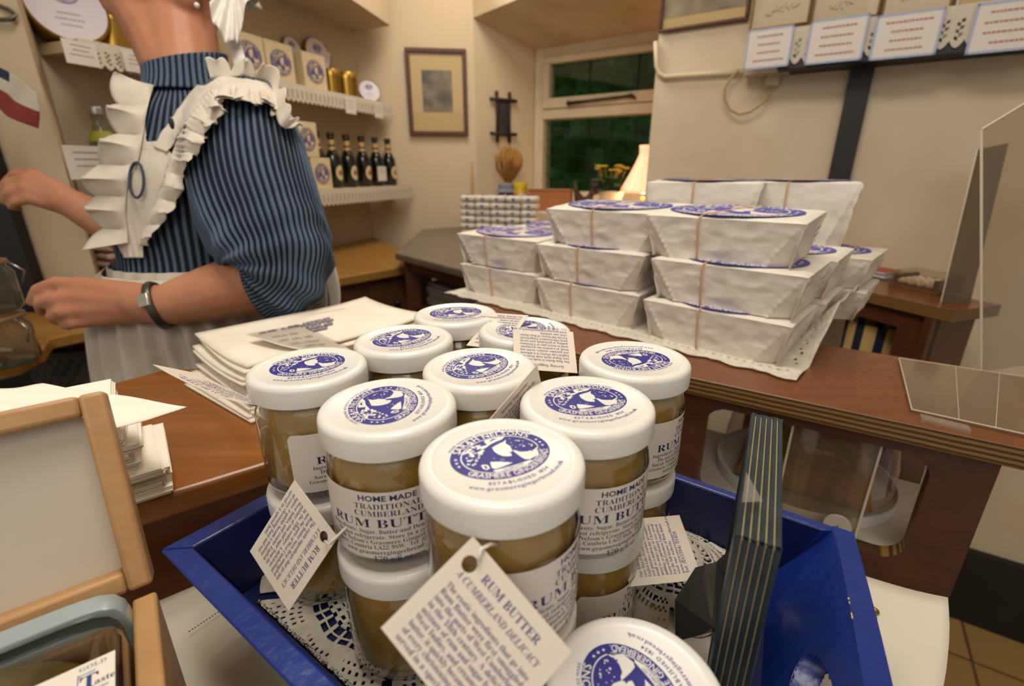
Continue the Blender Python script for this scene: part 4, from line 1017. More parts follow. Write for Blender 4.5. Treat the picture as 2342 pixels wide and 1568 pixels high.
# paper bags: a fanned pile with printed tops
bagm = M('white_bag_paper', 'ede5d6', .8, spec=.2, var='e4dac8', vscale=16, bump=.15, bscale=30)
g0 = onz(560, 975, ZL); 
eg = Vector((.50, .866, 0)); eh = Vector((.866, -.50, 0))
bg_ = random.Random(31); z = R(ZL)+.0008; nb = 13
BT = None
near = onz(575, 968, ZL); 
e_l = (onz(445, 800, ZL+.052)-onz(575, 900, ZL+.052)); e_l.z = 0; e_l.normalize()
e_a = Vector((-e_l.y, e_l.x, 0));
if e_a.y < 0 or e_a.x < 0: e_a = e_a if e_a.x > 0 else -e_a
for k in range(nb):
    th = .0032+bg_.uniform(-.0004, .0005); f = k/(nb-1)
    off = e_l*(.004*math.sin(k*2.1)+bg_.uniform(-.003, .003)+.030*f)+e_a*(bg_.uniform(-.004, .004)+.012*f)
    rot = math.radians(bg_.uniform(-2.2, 2.2)+(6 if k < 4 else 0)*(1-k/4))
    A = Matrix.Rotation(rot, 3, 'Z') @ e_l; B = Matrix.Rotation(rot, 3, 'Z') @ e_a
    def bf(u, v, A=A, B=B, off=off, z=z, th=th, k=k):
        x, y = u, v; p = near + off + A*(x*.150) + B*(y*.235)
        zz = z + .0022*math.sin(3*x+2*y+k)*x*(k/nb) + (.006*(x-.5)**2*4*(k > 6)) + (.012*max(0, y-.8)*5*.3 if k == nb-1 else 0)
        return Vector((p.x, p.y, zz))
    m_ = MB(); m_.grid(bf, 14, 18)
    if k == nb-1:
        tm = lambda x, y, bf=bf: bf(min(1, max(0, .5+y/.150)), min(1, max(0, .42+x/.235)))+V(0, 0, .0032)
        put_text(m_, serif('GRASMERE'), .017, tm, .0, .014, 1, width=.10, off=-.015); put_text(m_, serif('GINGERBREAD'), .0105, tm, 0, -.002, 1, width=.10, off=-.015); put_text(m_, serif('Church Cottage'), .007, tm, 0, -.013, 1, off=-.015)
    o = m_.build('paper_bag', [bagm, M('grey_bag_print', '8d8890', .8) if 'grey_bag_print' not in MATS else MATS['grey_bag_print']], smooth=True); solid(o, th*.82, 1)
    lbs = ['bottom', 'second', 'third', 'fourth', 'fifth', 'sixth', 'seventh', 'eighth', 'ninth', 'tenth', 'eleventh', 'twelfth', 'topmost']
    tag(o, ('topmost white paper bag with grey printing on the fanned pile behind the jars' if k == nb-1 else '%s white paper bag from the counter up in the fanned pile' % lbs[k]), 'paper bag', 'white paper bags on the wooden counter')
    z += th
BZ = z + .004
# price card in a clear sleeve lying on the bags
c0, c1, c2, c3 = onz(568, 770, BZ-CAM_Z+.004), onz(688, 748, BZ-CAM_Z+.004), onz(800, 800, BZ-CAM_Z+.004), onz(700, 806, BZ-CAM_Z+.004)
ct = MB()
def cdf(u, v): p = (c0.lerp(c1, u)).lerp(c3.lerp(c2, u), v); return Vector((p.x, p.y, BZ+.0048+.0006*math.sin(8*v)))
ct.grid(cdf, 8, 8)
cs = random.Random(3)
def cdt(x, y): return cdf(x, y)+V(0, 0, .0012)
put = lambda s_, y, wd: put_text(ct, serif_it(s_), .10, cdt, .5, y, 1, off=-.02, width=wd, sx=.7)
for y, segs in [(.28, [(.2, .5), (.55, .7)]), (.45, [(.15, .35), (.42, .62), (.68, .85)]), (.62, [(.2, .45), (.5, .8)]), (.8, [(.3, .55), (.6, .72)])]:
    for a_, b_ in segs:
        x = a_
        while x < b_:
            h_ = cs.uniform(.03, .075); poly2(ct, [(x, y), (x+.012, y), (x+.022, y-h_), (x+.010, y-h_)], cdt, 1); x += .034
pc_ = thing('price_card', 'clear-sleeved card with grey handwriting lying on the white paper bags', 'card', cdf(.5, .5))
o = ct.build('card', [M('off_white_card', 'e2dbd0', .5), M('grey_pen', '5d584f', .8)], smooth=False, recalc=False); sub(o, pc_)
sl = MB(); sl.grid(lambda u, v: cdf(u*1.06-.03, v*1.06-.03)+V(0, 0, .0022), 6, 6); sub(sl.build('clear_sleeve', thin_glass('plastic_sleeve', 'f6f3ee', 1.2, .1, .03, 'c9c3b8')), pc_)

# ================================================================ open wooden presentation box, front left, with a jar lying in it
pine = wood('pale_beech', 'b98f60', 'a67d4e', -math.radians(36), .5, .05, (4, 45, 45))
Hp = onz(357, 1348, -.20); ehh = Vector((-.79, -.61, 0)).normalized(); err = Vector((-ehh.y, ehh.x, 0))
if err.x < 0: err = -err
bxt = thing('presentation_box', 'open pale wooden box with hinged lid in the lower left corner', 'box', (Hp.x, Hp.y, R(ZC)))
BW, BD, BH, WT_ = .125, .15, .098, .010
def bp(s, t, z): p = Hp + ehh*s + err*t; return Vector((p.x, p.y, R(-.20)+z))
def slab(mb, s0, s1, t0, t1, z0, z1):
    vs = [bp(s, t, z) for s in (s0, s1) for t in (t0, t1) for z in (z0, z1)]
    mb.add(vs, [(0, 1, 3, 2), (4, 6, 7, 5), (0, 4, 5, 1), (2, 3, 7, 6), (0, 2, 6, 4), (1, 5, 7, 3)])
m = MB(); slab(m, 0, WT_, 0, BD, -BH, 0); slab(m, BW-WT_, BW, 0, BD, -BH, 0); slab(m, WT_, BW-WT_, 0, WT_, -BH, -.004); slab(m, WT_, BW-WT_, BD-WT_, BD, -BH, 0); slab(m, WT_, BW-WT_, WT_, BD-WT_, -BH, -BH+.006)
o = m.build('base', pine); bevel(o, .0015, 2); sub(o, bxt)
ph = math.radians(67); up = (-err*math.cos(ph)+Vector((0, 0, 1))*math.sin(ph)); nl = (err*math.sin(ph)+Vector((0, 0, 1))*math.cos(ph))
LL = .1005
def lp_(s, h, k): return Hp + ehh*s + up*(h+.002) + nl*k + V(0, 0, .002)
def lslab(mb, s0, s1, h0, h1, k0, k1, mat=0):
    vs = [lp_(s, h, k) for s in (s0, s1) for h in (h0, h1) for k in (k0, k1)]
    mb.add(vs, [(0, 1, 3, 2), (4, 6, 7, 5), (0, 4, 5, 1), (2, 3, 7, 6), (0, 2, 6, 4), (1, 5, 7, 3)], mat)
m = MB(); lt_ = .016
lslab(m, 0, .0105, 0, LL, -lt_, 0); lslab(m, BW-.0105, BW, 0, LL, -lt_, 0); lslab(m, .0105, BW-.0105, 0, .0105, -lt_, 0); lslab(m, .0105, BW-.0105, LL-.0105, LL, -lt_, 0)
lid_ = m.build('lid', pine); bevel(lid_, .0022, 3); sub(lid_, bxt)
m = MB(); lslab(m, .0105, BW-.0105, .0105, LL-.0105, -lt_, -lt_+.004)
pts = [(.060, .046), (.064, .049), (.061, .051), (.067, .0535), (.066, .048), (.070, .046)]
o = m.build('lining', M('grey_white_lining', 'c3b9aa', .6, var='b9ae9d', vscale=10)); o.parent = lid_
fl = MB(); lm = lambda x, y: lp_(x, y, -lt_+.0042)
poly2(fl, [(.094, .045), (.0905, .048), (.096, .050), (.089, .0535), (.099, .054), (.103, .049)], lm, 0); o = fl.build('printed_emblem', M('blue_emblem_print', '1f3f86', .6)); o.parent = lid_
for s in (.03, .09):
    m = MB(); m.tube([bp(s-.008, .001, .001), bp(s+.008, .001, .001)], .002, 10)
    sub(m.build('hinge', MATS.get('brass_hinge') or M('brass_hinge', 'a08545', .35, metal=.8), smooth=True), bxt)
# the jar in the box: square in section with rounded corners
def squarish(m, k=.62):
    for i, p in enumerate(m.v):
        q = MJ.inverted() @ p; r = math.hypot(q.x, q.y)
        if r > 1e-4:
            c_, s_ = abs(q.x)/r, abs(q.y)/r; f = 1/((c_**8+s_**8)**.125); m.v[i] = MJ @ Vector((q.x*f*1.12, q.y*f, q.z))
    return m
jt = thing('pickle_jar', 'large jar lying in the open wooden box, pale blue metal lid and award label', 'jar', bp(.0605, .060, -.09))
MJ = Matrix.Translation(bp(.0605, .0045, -.0300)) @ Matrix((( ehh.x, 0, err.x), (ehh.y, 0, err.y), (0, 1, 0))).to_4x4()
m = MB(); m.lathe([(.0005, 0), (.0435, 0), (.0452, .0015), (.0455, .006), (.0452, .0118), (.0440, .0122), (.0425, .012), (.0425, .003), (.0005, .003)], 72, mt=MJ); squarish(m); sub(m.build('lid', M('pale_blue_silver_lid', 'a9b7ba', .28, metal=.35, spec=.6), smooth=True, autos=35), jt)
m = MB(); m.lathe([(.0395, .004), (.0395, .013), (.0402, .015), (.0440, .021), (.0445, .026), (.0445, .105), (.043, .110), (.038, .112), (.0005, .112)], 72, mt=MJ); squarish(m); sub(m.build('glass_body', glass, jt, smooth=True), jt)
m = MB(); m.lathe([(.0005, .0135), (.037, .0135), (.0388, .016), (.042, .022), (.0428, .028), (.0428, .103), (.038, .109), (.0005, .109)], 72, mt=MJ)
sub(m.build('pickle', M('olive_brown_pickle', '77601c', .4, var='231a0a', vscale=30, vamt=.8, coat=.3), smooth=True), jt)
m = MB(); rl = .0447
def jl(x, y, k=0):  # x along the girth (right = -ehh), y towards the lid
    return MJ @ Vector((-x, rl+.0008+.0001*k, .066-y))
m.grid(lambda u, v: jl((u*2-1)*.0475, (v*2-1)*.024), 40, 10)
tx = lambda x, y: jl(x, y, 1)
put_text(m, serif('GOLD'), .0030, tx, .0405, .0203, 2); put_text(m, serif_it('great'), .0025, tx, .0390, .0176, 2)
put_text(m, serif('T'), .0095, tx, .0395, .0105, 1); put_text(m, serif('aste'), .0040, tx, .0443, .0107, 1, width=.0062)
put_text(m, serif('AWARDS'), .0016, tx, .0420, .0080, 1)
poly2(m, [(.0360, .0085), (.0363, .0085), (.0363, .0190), (.0360, .0190)], tx, 1)
sub(m.build('label', [labelp, M('navy_award_print', '22386e', .6), M('grey_award_print', '7f8a94', .6)], recalc=False), jt)
# ================================================================ shelves and things at the back
def onS(x, y, k=0.0): return onplane(x, y, SA+nS*k, nS)
def st(p): return (Vector((p.x, p.y, 0))-SA).dot(dS)
cream_shelf = M('cream_shelf_paint', 'c9b692', .6)
gold_tin = M('brass_gold_tin', 'a9853a', .28, metal=.85)
tin_white = M('pale_lilac_tin_face', 'd3cdd4', .5)
carton = M('cream_carton', 'd6c29b', .7)
badge_ink = M('violet_badge_print', '4d4880', .6)
price_m = M('white_price_card', 'd9d2c8', .6); price_ink = M('grey_price_print', '8c8484', .8)
def lace_strip(name, P, n, h, parent, per=.030, mat=None):
    """scalloped crochet edging hanging along P(u) -> top point"""
    m = MB(); nv = 12
    def keep(u, v):
        c = (u*n/4) % 1; return not (.35 < v < .8 and abs(c-.5) < .28 and (int(v*nv)+int(u*n)) % 2 == 0)
    m.grid(lambda u, v: P(u)-V(0, 0, h*v*(.82+.18*abs(math.sin(PI*u*n/4)))), n, nv, keep=keep)
    o = m.build(name, MATS.get('grey_lace') or M('grey_lace', 'cfc6b4', .9, bump=.5, bscale=200), uv=False); solid(o, .0015); return sub(o, parent)
def price_card(c, ex, w, h, label, group, lines, inkm=None, border=False):
    ez = Vector((0, 0, 1)); nz = ex.cross(ez)
    m = MB(); mp = lambda x, y, k=0: c + ex*x + ez*y + nz*(.0004+.0003*k)
    vs = [mp(-w/2, -h/2), mp(w/2, -h/2), mp(w/2, h/2), mp(-w/2, h/2)]; m.add(vs+[v-nz*.0008 for v in vs], [(0, 1, 2, 3), (7, 6, 5, 4), (0, 4, 5, 1), (1, 5, 6, 2), (2, 6, 7, 3), (3, 7, 4, 0)])
    rn = random.Random(int(abs(c.x)*1e4)); y = h*.28
    for i in range(lines):
        x = -w*rn.uniform(.22, .36); x1 = -x
        while x < x1:
            l = rn.uniform(.03, .07)*w; poly2(m, [(x, y), (x+l, y), (x+l, y+h*.045), (x, y+h*.045)], lambda a, b: mp(a, b, 1), 1); x += l+.012*w
        y -= h*.2
    if border:
        for (a, b, cc, d) in [(-.5, -.5, .5, -.45), (-.5, .45, .5, .5), (-.5, -.5, -.46, .5), (.46, -.5, .5, .5)]: poly2(m, [(a*w, b*h), (cc*w, b*h), (cc*w, d*h), (a*w, d*h)], lambda p, q: mp(p, q, 1), 2)
    o = m.build('price_card', [price_m, inkm or price_ink, MATS.get('pale_blue_border') or M('pale_blue_border', 'a7aecb', .7)], recalc=False); return tag(o, label, 'price card', group)
exS = -dS if (-dS).x > 0 else dS                          # along the shelf, to the right
# upper shelf
ZU = onS(740, 207).z; ZM = R(-.063)
up_ = thing('wall_shelf', 'upper cream wall shelf with lace edging holding tins and cartons', 'shelf', Sp(.6, 0, ZU))
t0_, t1_ = st(onS(893, 245)), 1.17
sub(MB().prism([Sp(t0_, 0, 0)[:2], Sp(t1_, 0, 0)[:2], Sp(t1_, .14, 0)[:2], Sp(t0_, .14, 0)[:2]], ZU-.022, ZU).build('board', cream_shelf), up_)
lace_strip('lace_edging', lambda u: Sp(t0_+(t1_-t0_)*u, -.003, ZU+.002), 220, .055, up_)
lo_ = thing('wall_shelf', 'lower cream wall shelf with lace edging holding dark bottles', 'shelf', Sp(.6, 0, ZM))
kf = -.06; t0m = -.045
sub(MB().prism([Sp(t0m, kf, 0)[:2], Sp(t1_, kf, 0)[:2], Sp(t1_, .14, 0)[:2], Sp(t0m+.09, .14, 0)[:2]], ZM-.024, ZM).build('board', cream_shelf), lo_)
lace_strip('lace_edging', lambda u: Sp(t0m+(t1_-t0m)*u, kf-.003, ZM+.002), 220, .058, lo_)
# tins
def tin_disc(p, r, th, tilt, label, face=True, fa=.35):
    """round tin standing on its rim, leaning back; face towards the room"""
    t = thing('round_tin', label, 'tin', p, group='round gingerbread tins on the upper shelf')
    n = (-nS*math.cos(tilt)+V(0, 0, 1)*math.sin(tilt)); tc2 = Vector((-p.x, -p.y, 0)).normalized(); n = (n*fa + tc2*(1-fa) + V(0, 0, math.sin(tilt))*.6).normalized(); u = (V(0, 0, 1)-n*n.z).normalized(); s = u.cross(n)
    c = u*(r+.001)
    MT = Matrix(((s.x, u.x, n.x, c.x), (s.y, u.y, n.y, c.y), (s.z, u.z, n.z, c.z), (0, 0, 0, 1)))
    m = MB(); m.lathe([(.0005, -th), (r*.97, -th), (r*.99, -th*.9), (r, -th*.2), (r*1.01, 0), (r*.97, .004), (r*.93, .001)], 48, mt=MT); m.build('tin_body', gold_tin, t, smooth=True, autos=40)
    if face:
        m = MB(); m.lathe([(r*.935, .0012), (.0005, .0012)], 48, mt=MT)
        mp = lambda x, y, k: MT @ Vector((x, y+r*.34, .0016+.0004*k)); badge(m, mp, r*.34, r*.27, 1, 0, url=False)
        for i, w_ in enumerate((.55, .7, .5)):
            for k in range(7): x = -w_*r*.5+w_*r*k/7; poly2(m, [(x, -r*(.22+.16*i)), (x+w_*r*.11, -r*(.22+.16*i)), (x+w_*r*.11, -r*(.17+.16*i)), (x, -r*(.17+.16*i))], lambda a, b: MT @ Vector((a, b, .0018)), 2)
        m.build('tin_face', [tin_white, badge_ink, MATS.get('faint_print') or M('faint_print', 'a9a3b4', .7)], t, recalc=False)
    return t
def tin_drum(p, r, h, label):
    t = thing('gold_tin', label, 'tin', p, group='plain gold tins on the upper shelf')
    MB().lathe([(.0005, 0), (r, 0), (r, h*.72), (r*1.0, h*.73)], 40).build('tin_body', gold_tin, t, smooth=True, autos=40)
    MB().lathe([(r*1.03, h*.72), (r*1.03, h*.98), (r, h), (.0005, h)], 40).build('tin_lid', gold_tin, t, smooth=True, autos=40); return t
def shelf_pt(x, y, k, z): t = st(onS(x, y, k)); return Sp(t, k, z)
tin_disc(shelf_pt(178, 98, .05, ZU), .076, .05, .25, 'large round tin with white badged face at the left end of the upper shelf')
tin_drum(shelf_pt(262, 95, .08, ZU), .045, .09, 'plain gold tin beside the large round tin, behind the shop assistant')
tin_drum(shelf_pt(318, 110, .08, ZU), .045, .08, 'plain gold tin half hidden by the jaw of the shop assistant')
def carton_(p, w, d, h, rz, label, grp='cream cartons with oval badges on the shelves'):
    t = thing('carton', label, 'carton', p, rz, grp)
    o = MB().box((0, 0, h/2), (w, d, h)).build('box', carton, t); bevel(o, .002, 2)
    m = MB(); mp = lambda x, y, k: Vector((x, -d/2-.0005-.0003*k, h*.5+y)); badge(m, mp, w*.38, h*.33, 0, 1, url=False); m.build('printed_badge', [badge_ink, carton], t, recalc=False); return t
rzS = math.atan2(exS.y, exS.x)
for x, y, w_, h_, lb in [(548, 160, .115, .115, 'carton just right of the assistant\'s cap ribbon'), (621, 185, .115, .115, 'middle carton of the row on the upper shelf'), (700, 203, .112, .112, 'rightmost carton on the upper shelf beside gold tins')]:
    carton_(shelf_pt(x, y, .06, ZU), w_, .10, h_, rzS, lb)
tin_disc(shelf_pt(742, 207, .095, ZU)+V(0, 0, .0), .058, .018, .12, 'round white-faced tin standing tall behind the rightmost carton', fa=.85).location.z = ZU+.0
for o_ in [o for o in bpy.data.objects if o.get('label') == 'round white-faced tin standing tall behind the rightmost carton']: o_.location.z = ZU+.085
bs = thing('gold_tin', 'plain gold tin under the tall round tin behind the rightmost carton', 'tin', shelf_pt(742, 207, .10, ZU), group='plain gold tins on the upper shelf'); MB().lathe([(.0005, 0), (.028, 0), (.028, .084), (.0005, .084)], 32).build('tin_body', gold_tin, bs, smooth=True, autos=40)
tin_disc(shelf_pt(683, 195, .115, ZU)+V(0, 0, .10), .040, .02, .1, 'small gold-rimmed tin peeping over the cartons, left of the tall tin', fa=.9)
bs = thing('gold_tin', 'plain gold tin hidden behind the middle carton under a small tin', 'tin', shelf_pt(683, 195, .125, ZU), group='plain gold tins on the upper shelf'); MB().lathe([(.0005, 0), (.012, 0), (.012, .0995), (.0005, .0995)], 24).build('tin_body', gold_tin, bs, smooth=True)
tin_drum(shelf_pt(760, 207, .05, ZU), .034, .085, 'plain gold tin next to the rightmost carton')
tin_drum(shelf_pt(795, 216, .05, ZU), .042, .088, 'wide plain gold tin between the small round tin and another gold tin')
tin_disc(shelf_pt(850, 232, .03, ZU), .046, .022, .35, 'small round white-faced tin at the right end of the upper shelf')
for x, y, w_, h_, lb in [(186, 122, .066, .046, 'price card on the lace below the large round tin'), (312, 143, .058, .044, 'price card on the upper shelf edge near the assistant\'s chin'), (802, 242, .062, .055, 'price card on the upper shelf edge below the gold tins'), (866, 253, .058, .055, 'price card at the right end of the upper shelf edge')]:
    price_card(onS(x, y, -.008), exS, w_, h_, lb, 'price cards on the upper shelf', 3)
# dark beer bottles
brown_glass = M('black_brown_bottle_glass', '0d0906', .12, spec=.6, coat=.3)
lab_cream = M('cream_oval_label', 'cdbf95', .6); lab_red = M('faded_red_print', 'a5573f', .7); foil = M('gold_neck_foil', 'c4a06a', .45, metal=.2)
def beer(p, label, s=1.0):
    t = thing('beer_bottle', label, 'bottle', p, rzS, 'dark beer bottles on the lower shelf')
    pr = [(.0005, 0), (.026, 0), (.029, .003), (.029, .098), (.027, .112), (.019, .128), (.0135, .140), (.0115, .175), (.0125, .178), (.0125, .186), (.0115, .187)]
    m = MB(); m.lathe(pr, 32); m.build('bottle_body', brown_glass, t, smooth=True)
    m = MB(); m.lathe([(.0138, .185), (.0142, .189), (.0132, .196), (.0005, .197)], 24); m.build('cap', M('black_gold_cap', '2a2115', .4, metal=.4) if 'black_gold_cap' not in MATS else MATS['black_gold_cap'], t, smooth=True, autos=40)
    r = .0294
    def cy(x, y, k=0): a = x/r; return Vector(((r+.0003*k)*math.sin(a), -(r+.0003*k)*math.cos(a), .055+y))
    m = MB()
    def disc(a, b, mat, k, cyf):
        for (i0, i1) in [(i, i+1) for i in range(6)]:
            for j in range(24):
                f = lambda i, j: cyf(a*i/6*math.cos(2*PI*j/24), b*i/6*math.sin(2*PI*j/24), k)
                m.add([f(i0, j), f(i1, j), f(i1, j+1), f(i0, j+1)], [(0, 1, 2, 3)], mat)
    disc(.020, .027, 0, 0, cy); disc(.011, .010, 1, 1, cy)
    m.build('label', [lab_cream, lab_red], t, recalc=False)
    m = MB(); m.lathe([(.0145, .138), (.0128, .150), (.0122, .172)], 24); m.build('neck_label', foil, t, smooth=True); return t
for x, lb in [(737, 'leftmost dark beer bottle, beside the stacked cartons'), (769, 'second dark beer bottle from the cartons'), (803, 'third dark beer bottle from the cartons'), (836, 'fourth dark beer bottle from the cartons'), (866, 'dark beer bottle behind the small white price card'), (894, 'rightmost dark beer bottle at the shelf end')]:
    beer(shelf_pt(x, 430, .025, ZM), lb)
price_card(onS(874, 397, -.012), exS, .062, .058, 'price card leaning on the dark beer bottles', 'price cards on the lower shelf', 2)
carton_(shelf_pt(722, 430, -.012, ZM), .095, .075, .105, rzS, 'carton standing on the lower shelf left of the beer bottles'); 
c_ = carton_(shelf_pt(700, 428, -.015, ZM), .095, .07, .110, rzS, 'pale carton stacked on top beside the assistant\'s sleeve'); c_.location.z = ZM+.1055
# pale bottles on the left
pale = thin_glass('pale_bottle_glass', 'c9cbb0', 1.2, .04, .18, 'aeb08e'); ylab = M('yellow_green_label', '9b9a2e', .6); drink = M('cloudy_yellow_drink', '8b8a4a', .4); wlab = M('white_bottle_label', 'cac6bb', .6)
def lemonade(p, label):
    t = thing('lemonade_bottle', label, 'bottle', p, rzS, 'pale lemonade bottles on the lower shelf')
    MB().lathe([(.0005, 0), (.028, 0), (.030, .003), (.030, .11), (.027, .13), (.017, .152), (.0125, .165), (.012, .19), (.0135, .192), (.0135, .198), (.0005, .198)], 32).build('bottle_body', pale, t, smooth=True)
    MB().lathe([(.0005, .003), (.0275, .003), (.0285, .006), (.0285, .108), (.022, .125), (.0005, .126)], 24).build('drink', drink, t, smooth=True)
    MB().lathe([(.0142, .186), (.0146, .2), (.013, .204), (.0005, .204)], 20).build('cap', M('silver_cap', '9a988e', .35, metal=.6) if 'silver_cap' not in MATS else MATS['silver_cap'], t, smooth=True)
    m = MB(); m.grid(lambda u, v: Vector((.0304*math.sin((u-.5)*3.4), -.0304*math.cos((u-.5)*3.4), .035+.05*v)), 20, 2); m.build('label', wlab, t, smooth=True)
    m = MB(); m.grid(lambda u, v: Vector(((.0285-.009*v)*math.sin((u-.5)*4), -(.0285-.009*v)*math.cos((u-.5)*4), .128+.022*v)), 20, 4); m.build('shoulder_label', ylab, t, smooth=True); return t
lem = lemonade(Sp(1.145, .04, ZM), 'pale lemonade bottle nearest the cream pier')
for x, k, lb in [(1.083, .04, 'second pale lemonade bottle from the pier'), (1.021, .04, 'third pale lemonade bottle from the pier'), (.959, .04, 'pale lemonade bottle behind the apron frill'), (.897, .04, 'rightmost pale lemonade bottle, mostly behind the assistant')]: dup(lem, Sp(x, k, ZM), None, lb)
price_card(onS(202, 372, -.012), exS, .085, .07, 'price card in front of the pale lemonade bottles', 'price cards on the lower shelf', 3)
# back counter along the shelves
cA, cB = onz(945, 606, -.30), onz(742, 640, -.30); dC = (cB-cA).normalized()
bcn = thing('back_counter', 'narrow wooden counter below the shelves behind the assistant', 'counter', cA)
pA = cA - dC*.10; pB = cA + dC*.95; nC = Vector((dC.y, -dC.x, 0)); nC = nC if nC.x < 0 else -nC
pB = cA + dC*.62; tpoly = [pA.xy[:], pB.xy[:], Sp(1.0, .135, 0)[:2], Sp(.0, .135, 0)[:2]]
yel = wood('yellow_pine_top', 'a97c3c', '8c6228', math.radians(50), .4, .1)
o = MB().prism(tpoly, R(-.30)-.028, R(-.30)).build('worktop', yel); bevel(o, .004, 3); sub(o, bcn)
pa_, pb_ = pA+nC*.03, pB+nC*.03
sub(MB().prism([pa_.xy[:], pb_.xy[:], (pb_+nC*.02).xy[:], (pa_+nC*.02).xy[:]], 0, R(-.30)-.0285).build('front_panel', wood('brown_drawer_wood', '5c3c20', '4a2e17', math.radians(50), .5, 0)), bcn)
for i in (0, 1):
    q0, q1 = pa_.lerp(pb_, .10+.3*i)-nC*.006, pa_.lerp(pb_, .36+.3*i)-nC*.006
    d_ = MB().prism([q0.xy[:], q1.xy[:], (q1+nC*.0055).xy[:], (q0+nC*.0055).xy[:]], R(-.50), R(-.345)).build('drawer', MATS['brown_drawer_wood']); bevel(d_, .002); sub(d_, bcn)
    q = q0.lerp(q1, .5)-nC*.012; kb = MB(); kb.ball((q.x, q.y, R(-.42)), .012, 8); kb.tube([q+V(0, 0, 0), q+nC*.012], .005, 8) if False else None; kb = kb.build('knob', black_wood, smooth=True); kb.parent = d_; kb.matrix_parent_inverse = Matrix.LocRotScale(bcn.location, bcn.rotation_euler, bcn.scale).inverted() if False else Matrix.Identity(4)
# white-and-red folded packets stacked on it
rn = random.Random(9); z = R(-.262)+.0005; pkm = M('white_folded_packet', 'cfc2b0', .8); red = M('dull_red_edge', '96402f', .8)
pc0 = Sp(1.165, .070, 0)-V(0, .03, 0)
l3 = thing('wall_shelf', 'short low shelf in the alcove carrying white and red packets', 'shelf', Sp(1.0, 0, R(-.262)))
sub(MB().prism([Sp(.72, 0, 0)[:2], Sp(1.215, 0, 0)[:2], Sp(1.19, .139, 0)[:2], Sp(.72, .139, 0)[:2]], R(-.262)-.02, R(-.262)).build('board', cream_shelf), l3)
names = ['lowest', 'second lowest', 'third', 'fourth', 'fifth', 'sixth', 'topmost']
for i in range(7):
    h_ = rn.uniform(.016, .022); t = thing('folded_packet', '%s white and red folded packet in the stack behind the apron' % names[i], 'packet', (pc0.x+rn.uniform(-.004, .004), pc0.y+.03+rn.uniform(-.004, .004), z), rzS+rn.uniform(-.15, .15), 'white and red packets on the low alcove shelf')
    o = MB().box((0, 0, h_*.40), (.078, .078, h_*.75)).build('packet', pkm, t); bevel(o, h_*.25, 3)
    o = MB().box((0, 0, h_*.88), (.076, .076, h_*.2)).build('red_flap', red, t); bevel(o, .001); z += h_
# grey slab and the things under and on it
sA, sB = onz(903, 578, -.246), onz(1062, 618, -.246); dG = (sB-sA); dG.z = 0; dG.normalize(); nG = Vector((-dG.y, dG.x, 0)); nG = nG if nG.y > 0 else -nG
gt = thing('side_table', 'grey-topped side table beyond the parcels carrying little wrapped packets', 'table', sA)
gp_ = [sA.xy[:], (sA+dG*.75).xy[:], (sA+dG*.75+nG*.36).xy[:], (sA+nG*.36).xy[:]]
gp_ = [sA, sA+dG*.75, Vector((RC[0]-.03, RC[1]-.03, 0)), Vector((Bc[0]+.01, Bc[1]-.04, 0)), Vector((-.40, 2.20, 0))]
o = MB().prism([p.xy[:] for p in gp_], R(-.246)-.022, R(-.246)).build('tabletop', M('grey_slab', '74695a', .4, var='6a5f50', vscale=15)); bevel(o, .003); sub(o, gt)
for q in (sA+dG*.04+nG*.04, sA+dG*.70+nG*.05, Vector((-.30, 2.15, 0)), Vector((.30, 1.72, 0))): sub(MB().box((q.x, q.y, (R(-.246)-.022)/2), (.045, .045, R(-.246)-.024)).build('leg', mahog_d), gt)
q = sA + dG*.35 + nG*.17
sub(MB().prism([(sA+dG*.03+nG*.03).xy[:], (sA+dG*.72+nG*.03).xy[:], (sA+dG*.72+nG*.28).xy[:], (sA+dG*.03+nG*.28).xy[:]], R(-.43), R(-.415)).build('lower_shelf', mahog_d), gt)
sub(MB().prism([(sA+dG*.03+nG*.02).xy[:], (sA+dG*.72+nG*.02).xy[:], (sA+dG*.72+nG*.035).xy[:], (sA+dG*.03+nG*.035).xy[:]], R(-.30), R(-.258)).build('apron_rail', mahog_d), gt)
z = R(-.415)+.0005
for i, s_ in enumerate(['lowest', 'second', 'third', 'fourth', 'fifth', 'topmost']):
    c = sA + dG*(.16+rn.uniform(-.006, .006)) + nG*(.15+rn.uniform(-.006, .006)); o = MB().box((c.x, c.y, z+.006), (.20, .15, .011), math.atan2(dG.y, dG.x)+rn.uniform(-.05, .05)).build('folded_paper', M('grey_white_paper', 'a8a094', .8) if 'grey_white_paper' not in MATS else MATS['grey_white_paper']); bevel(o, .002); tag(o, '%s folded white paper on the shelf under the grey side table' % s_, 'paper', 'folded papers under the grey table'); z += .0125
# little wrapped packets in columns
pk = thing('wrapped_packet', '', 'packet', group='little white packets stacked on the grey table')
m = MB()
def pkf(u, v):
    a = 2*PI*u; cx, cy = math.cos(a), math.sin(a); k = 1/max(abs(cx), abs(cy))**.85; h_ = math.sin(PI*v); z_ = .0155*(1-math.cos(PI*v))/1
    return Vector((cx*k*.030*min(1, h_**.35+.0), cy*k*.030*min(1, h_**.35), z_*.82 + .003*math.cos(4*a)*h_*0))
m.grid(pkf, 32, 10, cu=True); m.build('wrapper', wrap, pk, smooth=True)
m = MB(); m.lathe([(.0005, .0262), (.017, .0257), (.022, .0245)], 20); m.build('printed_badge', badge_ink, pk, smooth=True)
m = MB(); m.box((0, -.0298, .012), (.012, .0012, .008)); m.build('side_print', badge_ink, pk)
base = onz(1076, 538, -.246); cols = ['leftmost', 'second', 'third', 'fourth', 'rightmost']; rows = ['lowest', 'second', 'third', 'fourth', 'fifth', 'topmost']
wr = Vector((.96, -.28, 0)).normalized(); used = False
